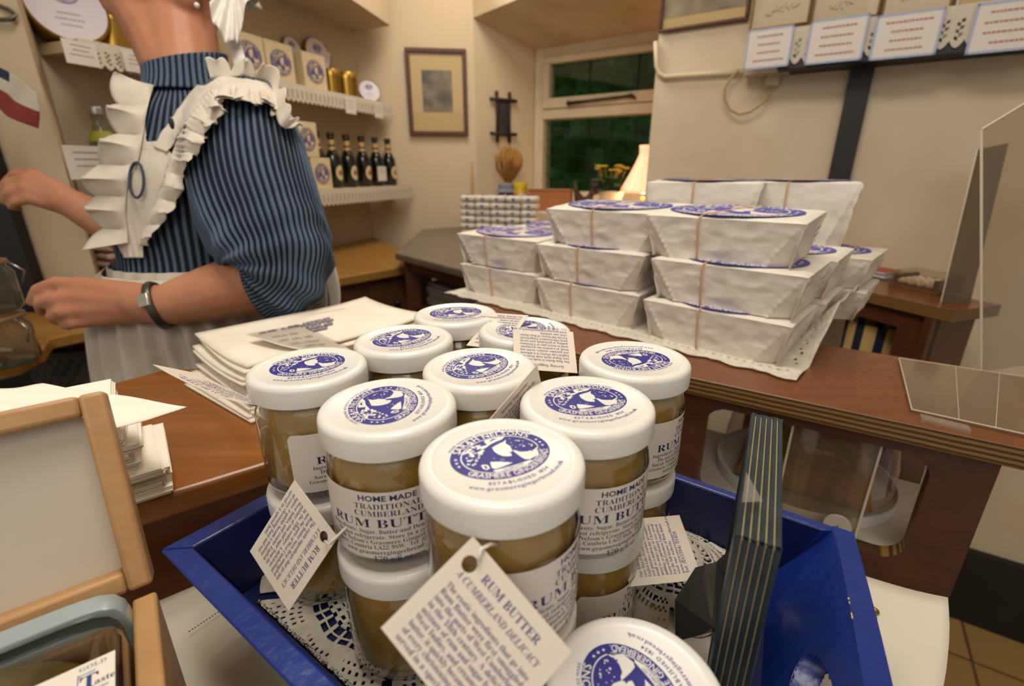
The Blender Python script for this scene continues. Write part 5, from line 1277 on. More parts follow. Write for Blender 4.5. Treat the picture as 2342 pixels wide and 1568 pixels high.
for i in range(5):
    for j in range(6):
        p = base + wr*(.062*i) ; loc = (p.x+rn.uniform(-.002, .002), p.y+rn.uniform(-.002, .002), R(-.246)+.0006+.0262*j); lb = '%s wrapped packet in the %s column on the grey table' % (rows[j], cols[i])
        if not used: pk.location = loc; pk.rotation_euler = (0, 0, -.28); pk['label'] = lb; used = True
        else: dup(pk, loc, -.28+rn.uniform(-.06, .06), lb)

# ---- pictures
dark_fr = M('dark_brown_frame', '54311c', .5); mount = M('cream_mount', 'cbb68a', .7)
def photo_mat(name, a, b, sc_):
    return M(name, a, .5, var=b, vscale=sc_, vamt=.7, vdet=6)
def framed(name, label, c, ex, w, h, fw, mount_w, pm, th=.018, glassm=None, frm=None):
    ez = Vector((0, 0, 1)); nz = ex.cross(ez); t = thing(name, label, 'picture', c)
    P = lambda x, y, k: c + ex*x + ez*y + nz*k
    m = MB()
    def bar(x0, x1, y0, y1, k0, k1, mat=0, mb=None): 
        vs = [P(x, y, k) for x in (x0, x1) for y in (y0, y1) for k in (k0, k1)]; (mb or m).add(vs, [(0, 1, 3, 2), (4, 6, 7, 5), (0, 4, 5, 1), (2, 3, 7, 6), (0, 2, 6, 4), (1, 5, 7, 3)], mat)
    bar(-w/2, w/2, h/2-fw, h/2, .001, th); bar(-w/2, w/2, -h/2, -h/2+fw, .001, th); bar(-w/2, -w/2+fw, -h/2+fw, h/2-fw, .001, th); bar(w/2-fw, w/2, -h/2+fw, h/2-fw, .001, th)
    o = m.build('frame', frm or dark_fr); bevel(o, .003, 2); sub(o, t)
    m2 = MB(); bar(-w/2+fw, w/2-fw, -h/2+fw, h/2-fw, .001, .006, 0, m2); sub(m2.build('mount', mount), t)
    if pm:
        x0, x1, y0, y1 = mount_w; m3 = MB(); bar(x0*w, x1*w, y0*h, y1*h, .006, .0068, 0, m3); sub(m3.build('print', pm), t)
    m4 = MB(); m4.add([P(-w/2+fw, -h/2+fw, .010), P(w/2-fw, -h/2+fw, .010), P(w/2-fw, h/2-fw, .010), P(-w/2+fw, h/2-fw, .010)], [(0, 1, 2, 3)]); sub(m4.build('glazing', MATS.get('picture_glass') or thin_glass('picture_glass', 'f6f2ea', .3)), t)
    return t
exB = Vector((Bc[0]-Ac[0], Bc[1]-Ac[1], 0)).normalized(); nB = Vector((exB.y, -exB.x, 0)); pB0 = Vector((Bc[0], Bc[1], 0))
q0, q1, q2 = onplane(924, 105, pB0, nB), onplane(1072, 315, pB0, nB), onplane(1072, 110, pB0, nB)
w_ = (q1-q0).dot(exB); h_ = .5*((q0.z-q1.z)+(onplane(932, 309, pB0, nB).z*-1+q2.z)); cc = (q0+q1)/2
framed('framed_picture', 'dark-framed old photograph with wide cream mount on the back wall', cc+nB*.004, exB, w_*.985, h_*.97, .018, (-.25, .25, -.22, .26), photo_mat('faded_group_photograph', '8a8070', '3a362e', 22))
exV = Vector((W1[0]-Bc[0], W1[1]-Bc[1], 0)).normalized(); nV = Vector((exV.y, -exV.x, 0))
q0, q1 = onplane(1122, 212, pB0, nV), onplane(1172, 322, pB0, nV); cc = (q0+q1)/2 + nV*.004; w_ = (q1-q0).dot(exV); h_ = q0.z-q1.z
t = thing('carved_picture', 'small dark carved frame with crossed corners hanging beside the window', 'picture', cc)
m = MB(); P = lambda x, y, k: cc + exV*x + V(0, 0, y) + nV*k
for sx in (-1, 1): m.tube([P(sx*w_*.28, -h_*.54, .008), P(sx*w_*.27, 0, .007), P(sx*w_*.30, h_*.54, .008)], [.008, .0065, .008], 8)
for sy in (-1, 1): m.tube([P(-w_*.60, sy*h_*.36, .012), P(0, sy*h_*.37, .011), P(w_*.60, sy*h_*.36, .012)], [.008, .0065, .008], 8)
sub(m.build('frame', M('dark_carved_wood', '2a1a10', .6), smooth=True), t)
m = MB(); m.add([P(-w_*.28, -h_*.36, .004), P(w_*.28, -h_*.36, .004), P(w_*.28, h_*.36, .004), P(-w_*.28, h_*.36, .004)], [(0, 1, 2, 3)]); o = m.build('print', photo_mat('dark_small_print', '4a4743', '23211f', 30)); solid(o, .003); sub(o, t)
m = MB(); a_ = atY(1078, 440, 2.33); a_.z = R(-.246)+.001; b_ = atY(1079, 372, 2.37); m.tube([a_, b_], .004, 8)
tag(m.build('wooden_stick', M('pale_stick', 'b8864a', .7), smooth=True), 'thin pale wooden stick leaning in the corner below the picture', 'stick')

# ---- window sill things
ZS = SILL+.0005
p = atY(1190, 440, 2.26); t = thing('mustard_jar', 'small jar of bright yellow mustard with yellow lid on the window sill', 'jar', (p.x, p.y, ZS))
MB().lathe([(.0005, 0), (.030, 0), (.032, .004), (.032, .085), (.028, .093), (.0005, .094)], 32).build('jar_body', M('mustard_yellow', 'c69a1d', .35, coat=.3), t, smooth=True)
MB().lathe([(.031, .092), (.031, .112), (.029, .114), (.0005, .114)], 32).build('lid', M('yellow_lid', 'd3bd1a', .4), t, smooth=True, autos=40)
m = MB(); m.grid(lambda u, v: Vector((.0325*math.sin(-.2+u*1.1), -.0325*math.cos(-.2+u*1.1), .03+.04*v)), 12, 2); m.build('label', labelp, t, smooth=True)
p = atY(1157, 440, 2.27); t = thing('jam_jar', 'dark jam jar with blue-grey cloth cover on the window sill', 'jar', (p.x, p.y, ZS))
MB().lathe([(.0005, 0), (.033, 0), (.035, .004), (.035, .075), (.030, .082), (.0005, .083)], 32).build('jar_body', M('dark_jam', '3a1d0c', .3, coat=.3), t, smooth=True)
m = MB(); m.lathe([(.0005, .112), (.030, .111), (.034, .106), (.035, .096), (.033, .090)], 48); m.grid(lambda u, v: Vector(((.033+.010*v+.003*math.sin(2*PI*u*12)*v)*math.cos(2*PI*u), (.033+.010*v+.003*math.sin(2*PI*u*12)*v)*math.sin(2*PI*u), .092-.018*v)), 96, 4, cu=True); m.build('cloth_cover', M('blue_grey_gingham', '8d8f9c', .9, var='6a6d84', vscale=160), t, smooth=True)
p = atY(1163, 440, 2.36); t = thing('wheat_sheaf', 'bundle of golden dried wheat standing on the sill by the window', 'wheat', (p.x, p.y, ZS))
m = MB(); rn = random.Random(14); hm = MB()
for i in range(150):
    a = rn.uniform(0, 2*PI); r = math.sqrt(rn.random()); f = .075*r; lean = Vector((math.cos(a)*f, math.sin(a)*f, 0))
    base_ = Vector((math.cos(a)*.022*r, math.sin(a)*.022*r, 0)); mid = Vector((math.cos(a)*.012*r, math.sin(a)*.012*r, .11)); tip = lean*.85 + Vector((0, 0, .262-.05*r*r+rn.uniform(-.008, .008)))
    k1 = mid.lerp(tip, .55) + lean*.22
    m.tube([base_, mid, k1, tip], .0012, 4)
    d = (tip-k1).normalized(); hm.tube([tip-d*.035, tip-d*.02, tip-d*.005, tip+d*.012], [.0015, .0042, .0035, .0006], 5)
o = m.build('stalks', M('golden_straw', 'b8894a', .8, var='9a6e34', vscale=40), t, uv=False); o['kind'] = 'stuff'
o = hm.build('ears', M('golden_ears', 'c2924e', .85, var='a67636', vscale=60), t, uv=False); o['kind'] = 'stuff'
m = MB(); m.tube([Vector((.014*math.cos(2*PI*i/20), .014*math.sin(2*PI*i/20), .11)) for i in range(20)], .003, 6, closed=True); m.build('tie', M('straw_tie', 'a87c42', .8), t, smooth=True)
q0, q1 = atY(1212, 440, 2.22), atY(1308, 440, 2.16); d_ = (q1-q0); d_.z = 0; L_ = d_.length; d_.normalize(); c = (q0+q1)/2
t = thing('wooden_box', 'plain reddish wooden box on the window sill right of the mustard', 'box', (c.x, c.y, ZS), math.atan2(d_.y, d_.x))
o = MB().box((0, 0, .041), (L_, .05, .082)).build('body', M('reddish_pine', 'a5683a', .6)); o.parent = t; bevel(o, .002)
o = MB().box((0, 0, .0865), (L_+.004, .054, .008)).build('lid', MATS['reddish_pine']); o.parent = t; bevel(o, .002)
p = atY(1332, 440, 2.08); t = thing('carved_bird', 'small dark brown carved bird with raised tail on the window sill', 'ornament', (p.x, p.y, ZS))
m = MB(); m.tube([(-.032, 0, .125), (-.026, 0, .085), (-.012, 0, .05), (.010, 0, .04), (.030, 0, .055), (.036, 0, .075)], [.004, .010, .022, .024, .018, .010], 12); m.ball((.04, 0, .082), .013, 8); m.tube([(.05, 0, .082), (.062, 0, .078)], [.005, .001], 6)
m.lathe([(.0005, 0), (.022, 0), (.018, .008), (.006, .014), (.006, .03)], 20); m.build('body', M('dark_brown_carving', '4a2f1f', .7, var='2f1d12', vscale=50), t, smooth=True)
p = atY(1397, 440, 1.98); t = thing('flower_pot', 'small cream pot of yellow flowers with green leaves on the sill by the lamp', 'plant', (p.x, p.y, ZS)); t.scale = (1.3, 1.3, 1.3)
MB().lathe([(.0005, 0), (.024, 0), (.034, .055), (.037, .060), (.037, .070), (.033, .070), (.030, .062), (.0005, .06)], 28).build('pot', M('cream_pot', 'd8cba8', .5), t, smooth=True, autos=40)
m = MB(); fl = MB(); pu = MB(); rn = random.Random(6)
for i in range(46):
    a = rn.uniform(0, 2*PI); r = .052*math.sqrt(rn.random()); c = Vector((r*math.cos(a), r*math.sin(a), .085+rn.uniform(0, .035)-r*.3)); s_ = rn.uniform(.012, .02); tl_ = rn.uniform(-.7, .7)
    dr = Vector((math.cos(a+rn.uniform(-.6, .6)), math.sin(a+rn.uniform(-.6, .6)), tl_*.5)); sd = dr.cross(Vector((0, 0, 1))).normalized()
    m.add([c-dr*s_, c+sd*s_*.7+V(0, 0, -.003), c+dr*s_, c-sd*s_*.7+V(0, 0, -.003), c+V(0, 0, .003)], [(0, 1, 4), (1, 2, 4), (2, 3, 4), (3, 0, 4)])
    m.tube([(c.x*.3, c.y*.3, .06), c], .001, 4)
for i in range(15):
    a = rn.uniform(0, 2*PI); r = .045*math.sqrt(rn.random()); c = Vector((r*math.cos(a), r*math.sin(a), .13+rn.uniform(-.008, .012)))
    for k in range(6): fl.ball(c+Vector((.005*math.cos(k), .005*math.sin(k), 0)), .0048, 4, sc=(1, 1, .6))
    fl.tube([(c.x*.5, c.y*.5, .08), c], .0009, 4)
for i in range(8): pu.ball((-.045+rn.uniform(-.012, .012), rn.uniform(-.02, .02), .07+rn.uniform(-.012, .03)), .007, 4)
m.build('leaves', M('leaf_green', '2f5a2a', .6, var='244720', vscale=60), t, uv=False); fl.build('flowers', M('yellow_petals', 'bfa22e', .7), t, uv=False, smooth=True); pu.build('purple_flowers', M('dark_purple_petals', '4a2338', .7), t, uv=False, smooth=True)
p = atY(1472, 430, 1.93); t = thing('table_lamp', 'lit lamp with a fluted pink-white glass shade on the sill by the window edge', 'lamp', (p.x, p.y, ZS))
MB().lathe([(.0005, 0), (.035, 0), (.036, .006), (.014, .014), (.009, .03), (.012, .05), (.008, .07), (.0005, .07)], 24).build('base', M('lamp_brass', '8a6a30', .35, metal=.8), t, smooth=True)
m = MB(); m.grid(lambda u, v: (lambda r, z: Vector((r*math.cos(2*PI*u)*(1+.05*math.cos(12*2*PI*u)), r*math.sin(2*PI*u)*(1+.05*math.cos(12*2*PI*u)), z)))((.072*(1-v)**1.3+.016+.012*max(0, v-.82)*5), .088+.165*v), 96, 16, cu=True)
sh_ = M('glowing_glass_shade', 'f3d6c4', .4, emit=('ff8f5c', 1.3)); o = m.build('glass_shade', sh_, t, smooth=True); solid(o, .002)
m = MB(); m.ball((0, 0, .10), .018, 8); m.build('bulb', M('glowing_bulb', 'fff0d0', .4, emit=('ffd9a0', 12)), t, smooth=True)
lb_ = bpy.data.lights.new('lamp_bulb_light', 'POINT'); lb_.energy = 2.2; lb_.color = (1, .72, .42); lb_.shadow_soft_size = .03; lo = bpy.data.objects.new('lamp_bulb_light', lb_); COL.objects.link(lo); lo.location = (p.x, p.y, ZS+.05+.05)

# ---- right wall things
exR = -Vector((dR[0], dR[1], 0)); nRn = -wn
lace_strip('lace_edging', lambda u: r0.lerp(r1, u)*1 + V(0, 0, RAILZ+.088-(r0.lerp(r1, u)).z) + nRn*.004, 150, .082, rail)
red_ink = M('brick_red_print', 'b07a70', .8)
for x, y, w_, h_, lb in [(1757, 110, .105, .090, 'leftmost blue-bordered price card on the wall shelf lace'), (1912, 92, .118, .094, 'blue-bordered price card beside the black post on the wall shelf lace'), (2072, 80, .122, .090, 'blue-bordered price card right of the black post on the lace'), (2312, 58, .124, .094, 'blue-bordered price card at the right edge of the picture')]:
    price_card(onR(x, y, .112), exR, w_, h_, lb, 'blue-bordered price cards on the wall shelf', 4, red_ink, True)
pale_fr = M('pale_gilt_frame', '8d7447', .45, metal=.3); certm = photo_mat('certificate_print', 'd3c8b4', 'cfc4b0', 4)
def wall_pic(name, label, x0, y0, x1, k, hz, fw, pm, mw, frm, th=.012):
    a_ = onR(x0, y0, k); b_ = onR(x1, y0, k); w_ = (b_-a_).dot(exR); c = (a_+b_)/2; c.z = a_.z+hz/2; return framed(name, label, c, exR, abs(w_), hz, fw, mw, pm, th, frm=frm)
def scrawl(m, P, rn, w, h):
    x = -w*.25
    while x < w*.3: l = rn.uniform(.02, .05)*w; y0 = x*.25+rn.uniform(-.02, .02)*h; y1 = y0+rn.uniform(-.03, .05)*h; poly2(m, [(x, y0), (x+l, y1), (x+l, y1+h*.008), (x, y0+h*.008)], P, 0); x += l*.9
wall_pic('framed_photograph', 'large old black and white photograph hanging at the top beside the window corner', 1508, 78, 1708, .003, .30, .010, photo_mat('old_street_photograph', 'b5ab98', '4b463c', 9), (-.46, .46, -.38, .45), dark_fr)
sg = M('grey_signature_ink', '6f6a68', .8)
for i, (x0, x1, y0, lb) in enumerate([(1714, 1846, 74, 'leftmost gilt-edged certificate standing on the wall shelf'), (1852, 2004, 60, 'middle gilt-edged certificate on the wall shelf'), (2012, 2168, 44, 'gilt-edged certificate right of the middle one on the wall shelf')]):
    t = wall_pic('certificate', lb, x0, y0, x1, .055, .24, .005, certm, (-.485, .485, -.485, .485), pale_fr)
    a_ = onR(x0, y0, .055); b_ = onR(x1, y0, .055); c = (a_+b_)/2; m = MB(); rn = random.Random(i); scrawl(m, lambda x, y, c=c: c + exR*x + V(0, 0, .045+y) + nRn*.0078, rn, abs((b_-a_).dot(exR)), .24); sub(m.build('signature', sg, recalc=False), t)
t = wall_pic('certificate', 'green-centred framed certificate at the top right of the wall shelf', 2180, 28, 2420, .055, .24, .006, M('green_print', '2f5a42', .6), (-.42, .42, -.36, .42), M('white_frame', 'ddd5c6', .5))
m = MB(); m.tube([onR(1500, 95, .012), onR(1502, 150, .012), onR(1508, 168, .012), onR(1522, 176, .012), onR(1600, 170, .012), onR(1700, 164, .012)], .0075, 10)
tag(m.build('cable_conduit', M('cream_conduit', 'd8c7a4', .5), smooth=True), 'cream cable conduit running along the wall below the photograph', 'pipe')
a_ = onR(1757, 152, .03); t = thing('socket_block', 'white plug socket block on the wall with a looped cable', 'socket', a_)
o = MB(); o.box((0, 0, 0), (.11, .045, .045), math.atan2(exR.y, exR.x)); o = o.build('block', M('aged_white_plastic', 'b9aa92', .5)); o.parent = t; bevel(o, .004)
o = MB(); o.box((.018, 0, -.034), (.035, .03, .03), math.atan2(exR.y, exR.x)); o = o.build('plug', MATS['aged_white_plastic']); o.parent = t; bevel(o, .004)
m = MB(); cp = [(1772, 180), (1766, 205), (1745, 235), (1715, 256), (1690, 262), (1668, 250), (1656, 225), (1658, 200), (1672, 178), (1690, 160)]
m.tube([onR(x, y, .03) for x, y in cp], .0032, 8); sub(m.build('cable', M('yellowed_cable', 'a38c5c', .5), smooth=True), t)

# ---- back right display table and its things
bA, bB = onz(1952, 660, -.262), onz(2182, 712, -.262); dB = (bB-bA); dB.z = 0; dB.normalize(); nB2 = Vector((-dB.y, dB.x, 0)); nB2 = nB2 if nB2.dot(Vector((1, 1, 0))) > 0 else -nB2
bt_ = thing('display_table', 'farther plywood-edged table by the right wall with books and a tray of sweets', 'table', bB)
w2 = .15; q = [bA-dB*.20, bB, bB+nB2*w2, bA-dB*.20+nB2*w2]
o = MB().prism([p.xy[:] for p in q], R(-.262)-.024, R(-.262), 0, top=1).build('tabletop', [ply, mahog]); sub(o, bt_)
pnl = bB - dB*.03
m = MB(); m.prism([(pnl).xy[:], (pnl+nB2*(w2-.01)).xy[:], (pnl+nB2*(w2-.01)-dB*.016).xy[:], (pnl-dB*.016).xy[:]], 0, R(-.262)-.025)
sub(m.build('end_panel', mahog_d), bt_)
m = MB(); f_ = lambda a, k: (bB-dB*a+nB2*k).xy[:]
m.prism([f_(.03, .012), f_(.10, .012), f_(.10, .026), f_(.03, .026)], R(-.62), R(-.262)-.025); m.prism([f_(.10, .012), f_(.46, .012), f_(.46, .026), f_(.10, .026)], R(-.325), R(-.262)-.025); m.prism([f_(.36, .012), f_(.46, .012), f_(.46, .026), f_(.36, .026)], R(-.62), R(-.325)); m.prism([f_(.03, .012), f_(.46, .012), f_(.46, .026), f_(.03, .026)], 0, R(-.62))
sub(m.build('cutout_panel', mahog_d), bt_)
# striped cushion seen through its opening
p = onplane(1995, 775, bB+nB2*.09, nB2); t = thing('striped_basket', 'cream and navy striped woven basket under the farther display table', 'basket', (p.x, p.y, 0), math.atan2(dB.y, dB.x))
stp_ = stripes('cream_navy_weave', '1d2233', 'b79a62', 9, .9, .6, soft=.04)
zt_ = p.z+.045; MB().lathe([(.0005, 0), (.060, 0), (.066, zt_*.5), (.068, zt_), (.062, zt_-.002), (.055, zt_*.6), (.0005, zt_*.55)], 48, sx=1.0, sy=.8).build('body', stp_, t, smooth=True, autos=50)
# books and tray on top
def bkat(x, y): return onz(x, y, -.262)
c = bkat(2003, 628); z = R(-.262)+.0006
for i, (col, h_, lb) in enumerate([('8f8fa6', .008, 'lower book with white edges on the farther display table'), ('a2452f', .007, 'upper red book on the farther display table')]):
    t = thing('book', lb, 'book', (c.x, c.y+.01*i, z), math.atan2(dB.y, dB.x)+.1*i, 'books on the farther display table')
    MB().box((0, 0, h_/2), (.086, .060, h_*.7)).build('pages', papermat, t); m = MB(); m.box((0, 0, h_*.92), (.09, .064, h_*.14)); m.box((0, 0, h_*.08), (.09, .064, h_*.14)); m.box((0, .0315, h_/2), (.09, .0012, h_)); m.build('cover', M('cover_'+col, col, .5), t); z += h_+.0005
m = MB(); c2 = bkat(2030, 612); m.lathe([(.0005, 0), (.024, 0), (.024, .012), (.018, .018), (.0005, .02)], 28, c=(c2.x, c2.y, z)); o = m.build('blue_dome', M('deep_blue', '1c2a5a', .5), smooth=True); tag(o, 'small dark blue rounded tin on the books at the right', 'tin')
c = bkat(2112, 662); ta_ = math.atan2(dB.y, dB.x); t = thing('sweet_tray', 'clear-sided wooden tray of white wrapped sweets on the farther table', 'tray', (c.x, c.y, R(-.262)+.0006), ta_)
MB().box((0, 0, .004), (.105, .085, .008)).build('base', M('brown_tray_wood', '6a4526', .5), t)
m = MB()
for sx in (-1, 1): m.box((sx*.0515, 0, .024), (.002, .085, .032))
for sy in (-1, 1): m.box((0, sy*.0415, .024), (.101, .002, .032))
m.build('clear_side', acr, t)
m = MB(); m.box((.043, 0, .02), (.010, .075, .02)); m.box((-.043, 0, .02), (.010, .075, .02)); m.build('side_slat', M('dark_tray_slat', '4c2e1a', .6), t)
rn = random.Random(77); k = 0
for i in range(4):
    for j in range(4):
        mt = Matrix.Translation((-.03+.02*i, -.03+.02*j, 0)); P = Matrix.Translation((c.x, c.y, R(-.262)+.0096)) @ Matrix.Rotation(ta_, 4, 'Z') @ mt
        m = MB(); m.ball((0, 0, .008), .0098, 8, sc=(1.0, 1.0, .8)); 
        for v in m.v: v += v.normalized()*.0015*mnoise.noise(v*300+Vector((i*9, j*9, 0)))
        if k == 0: proto_s = m.build('wrapped_sweet', M('white_sugared_sweet', 'd9cfc4', .7, var='b98f6a', vscale=120, vamt=.5), smooth=True); o = proto_s
        else: o = proto_s.copy(); COL.objects.link(o)
        o.location = P.translation; o.rotation_euler = (0, 0, rn.uniform(0, 3)); tag(o, 'white sugared sweet in the clear-sided tray on the farther table', 'sweet', 'white sweets in the tray'); k += 1
a_, b_ = onz(2152, 692, -.262), None; tl = atD(2236, 342, a_.y*CP+.262*SP+.02)
gq = [a_, a_+Vector((.05, -.012, 0)), tl+Vector((.05, -.012, .012)), tl]
m = MB(); m.add(gq, [(0, 1, 2, 3)]); t = thing('acrylic_guard', 'narrow acrylic guard with painted grey reflection rising from the farther table by the sweets', 'guard', a_); o = m.build('sheet', thin_glass('grey_reflection_acrylic', 'b5a791', 1.2, .05, .30, '857a68')); solid(o, .003); sub(o, t)  # grey reflection painted into the sheet's tint and haze
m = MB(); m.tube([gq[0], gq[3]], .0014, 6); sub(m.build('edge', acr_edge), t)

# ---- left edge: ledge, basket, glass jars, flag
lA, lB = onz(272, 742, -.30), onz(150, 790, -.30)
ledge = thing('prep_ledge', 'yellow-brown wooden ledge along the left wall in front of the assistant', 'ledge', (-1.0, .95, R(-.30)))
lp2 = [onz(285, 738, -.30).xy, onz(115, 772, -.30).xy, onz(95, 800, -.30).xy, onz(40, 828, -.30).xy, onz(-60, 850, -.30).xy]
lp2 = [p[:] for p in lp2] + [(-1.5, .70), (-1.5, 1.03), (-.93, 1.06)]
o = MB().prism(lp2, R(-.30)-.024, R(-.30)).build('board', yel); bevel(o, .004, 3); sub(o, ledge)
for q in [(-1.35, .85), (-1.30, .98), (-.99, 1.0)]: sub(MB().box((q[0], q[1], (R(-.30)-.025)/2), (.05, .05, R(-.30)-.026)).build('leg', mahog_d), ledge)
wick = M('dark_wicker', '3b3326', .7, var='241d14', vscale=30)
c = onz(195, 830, -.40); t = thing('wicker_basket', 'dark woven wicker basket standing under the ledge', 'basket', (c.x, c.y+.02, 0))
def wk(u, v):
    a = 2*PI*u; h_ = v*R(-.355); s_ = math.sin(a*26)*math.cos(v*PI*62) ; r = .075+.012*v+.0028*s_; cx, cy = math.cos(a), math.sin(a); k = 1/max(abs(cx), abs(cy))**.5
    return Vector((cx*k*r, cy*k*r, h_))
m = MB(); m.grid(wk, 156, 186, cu=True); m.add([wk(i/40, 0) for i in range(40)], [tuple(range(40))]); m.build('body', wick, t, smooth=True)
m = MB(); rim_ = [wk(i/48, 1)+V(0, 0, .002) for i in range(48)]; m.tube(rim_, .006, 8, closed=True); m.build('rim', wick, t, smooth=True)
cg = thin_glass('clip_jar_glass', 'dcd9cc', 2.0, .02, .06, 'b9b3a2'); wire = M('bright_wire', 'a9a9a4', .25, metal=.9)
def clipjar(px, py, pz, r, h, tilt, label):
    t = thing('clip_top_jar', label, 'jar', pz, group='clip-top glass jars at the left edge'); 
    MB().lathe([(.0005, .002), (r*.9, .001), (r, .006), (r, h*.72), (r*.86, h*.84), (r*.86, h*.9), (r*.92, h*.92), (r*.92, h*.96), (r*.5, h), (.0005, h)], 40).build('glass_body', cg, t, smooth=True)
    m = MB(); m.tube([Vector((r*.93*math.cos(2*PI*i/32), r*.93*math.sin(2*PI*i/32), h*.90)) for i in range(32)], .0018, 6, closed=True); m.tube([(r*.93, 0, h*.9), (r*1.25, 0, h*.72), (r*1.1, 0, h*.45)], .0018, 6); m.build('wire_clip', wire, t, smooth=True)
    m = MB(); m.tube([Vector((r*.9*math.cos(2*PI*i/32), r*.9*math.sin(2*PI*i/32), h*.93)) for i in range(32)], .0022, 6, closed=True); m.build('seal', M('orange_seal', 'a06a3c', .6) if 'orange_seal' not in MATS else MATS['orange_seal'], t, smooth=True); return t
q = onz(0, 848, -.30); t = clipjar(0, 0, (q.x-.028, q.y+.03, R(-.30)+.001), .052, .085, 0, 'lower clip-top glass jar at the left edge of the picture, on the ledge')
t2 = dup(t, (q.x-.032, q.y+.034, R(-.30)+.0865), .6, 'upper clip-top glass jar stacked on another at the left edge')
# flag
m = MB(); fc = [atD(-14, 148, .90), atD(92, 212, .90), atD(80, 293, .90), atD(-14, 246, .90)]
def fgp(u, v): p = (fc[0].lerp(fc[1], u)).lerp(fc[3].lerp(fc[2], u), v); return p + Vector((.006*math.sin(PI*v)*(u > .5)*(u-.5)*2, .010*math.sin(5*u+2*v), 0))
m.grid(fgp, 30, 24)
for i, f in enumerate(m.f):
    u = (i % 30)/30; v = (i//30)/24; m.m[i] = 1 if v > .52 else (2 if (u < .22 and v < .22) else 0)
o = m.build('paper_flag', [M('flag_off_white', 'b8ae9e', .8), M('flag_dark_red', '7c2a26', .8), M('flag_navy', '22243f', .8)], smooth=True); solid(o, .0008); tag(o, 'small white and dark red flag pinned on the black post at the left', 'flag')
# ================================================================ the shop assistant
from mathutils.bvhtree import BVHTree
A = atD
FW = Vector((-.86, -.51, 0)).normalized(); LF = Vector((.51, -.86, 0)).normalized()
base = A(485, 640, .865)
per = thing('person', 'shop assistant in striped navy dress, frilled white apron and white cap, facing left', 'person', (base.x, base.y, 0))
skin = M('warm_skin', 'bf8768', .5, spec=.35, var='b27757', vscale=22, vamt=.8, bump=.06, bscale=160)
for n_ in [skin.node_tree.nodes['Principled BSDF']]:
    n_.inputs['Subsurface Weight'].default_value = .12; n_.inputs['Subsurface Radius'].default_value = (.012, .005, .003); n_.inputs['Subsurface Scale'].default_value = .5
# --- body: one continuous surface grown round the skeleton
bm_ = MB()
def limb(pts, n=16):             # pts: (vector, radius)
    P = [p for p, r in pts]; Rr = [r for p, r in pts]; path = []; rad = []
    for i in range(len(P)-1):
        k = max(2, int((P[i+1]-P[i]).length/.012))
        for j in range(k): t = j/k; path.append(P[i].lerp(P[i+1], t)); rad.append(Rr[i]+(Rr[i+1]-Rr[i])*t)
    path.append(P[-1]); rad.append(Rr[-1])
    bm_.tube(path, rad, n)
    bm_.ball(P[0], Rr[0], 8); bm_.ball(P[-1], Rr[-1], 8)
    for i in range(1, len(P)-1): bm_.ball(P[i], Rr[i], 8)
# trunk and legs
cz = lambda y, d=.83, x=470: A(x, y, d)
limb([(cz(250, .87, 455), .07), (cz(400, .87, 465), .10), (cz(590, .865, 482), .095), (Vector((base.x, base.y, 1.0)), .12), (Vector((base.x, base.y, .88)), .13)])
limb([(A(455, 255, .87)+LF*.02, .05), (A(455, 285, .87)+LF*.06, .04)]); limb([(A(455, 255, .87)-LF*.02, .05), (A(455, 285, .87)-LF*.08, .04)])
for s in (-1, 1):
    h = Vector((base.x, base.y, .88))+LF*(.085*s); limb([(h, .085), (h+Vector((0, 0, -.40)), .055), (h+Vector((0, 0, -.80)), .035), (Vector((h.x, h.y, .045))-FW*.01, .032)]); f_ = Vector((h.x, h.y, .03)); limb([(f_-FW*.02, .03), (f_+FW*.13, .026)])
# neck and head
limb([(A(440, 215, .835), .06), (A(425, 150, .832), .056), (A(412, 60, .83), .055), (A(405, -20, .83), .058)])
hc = A(398, -120, .835); fh = (FW*.97+Vector((0, 0, -.22))).normalized(); uh = (Vector((0, 0, 1))-fh*fh.z).normalized(); sh_ = LF
chin = A(262, 8, .80)
limb([(A(318, 0, .825), .050), (A(372, 85, .83), .052), (A(405, 150, .832), .055)])
bm_.ball(hc, .082, 14, sc=(1, 1, 1.12)); bm_.ball(hc-fh*.028+uh*.012, .078, 12)
limb([(hc+fh*.02-uh*.01, .072), (chin-fh*.02+uh*.045, .045), (chin-fh*.006+uh*.012, .027), (chin, .020)])
for s in (-1, 1):
    j = A(425, 12, .83)+sh_*s*.048; limb([(j+uh*.03, .022), (j, .022), (chin-fh*.03+sh_*s*.022, .022), (chin, .018)]); limb([(hc+fh*.05+sh_*s*.035-uh*.01, .034), (chin-fh*.012+uh*.05+sh_*s*.022, .026)])
fc = chin + uh*.055
limb([(fc+fh*.012+uh*.028, .010), (fc+fh*.028+uh*.018, .010), (fc+fh*.010+uh*.062, .008)])                # nose
limb([(fc+fh*.010+uh*.003-sh_*.014, .006), (fc+fh*.016+uh*.004, .007), (fc+fh*.010+uh*.003+sh_*.014, .006)]); limb([(fc+fh*.009-uh*.008-sh_*.012, .006), (fc+fh*.014-uh*.009, .007), (fc+fh*.009-uh*.008+sh_*.012, .006)])
for s in (-1, 1):                                         # ears
    e = A(455, -22, .83)+sh_*s*.070; bm_.ball(e+uh*.012, .018, 8, sc=(.8, .8, 1.3)); bm_.ball(e-uh*.012, .009, 6)
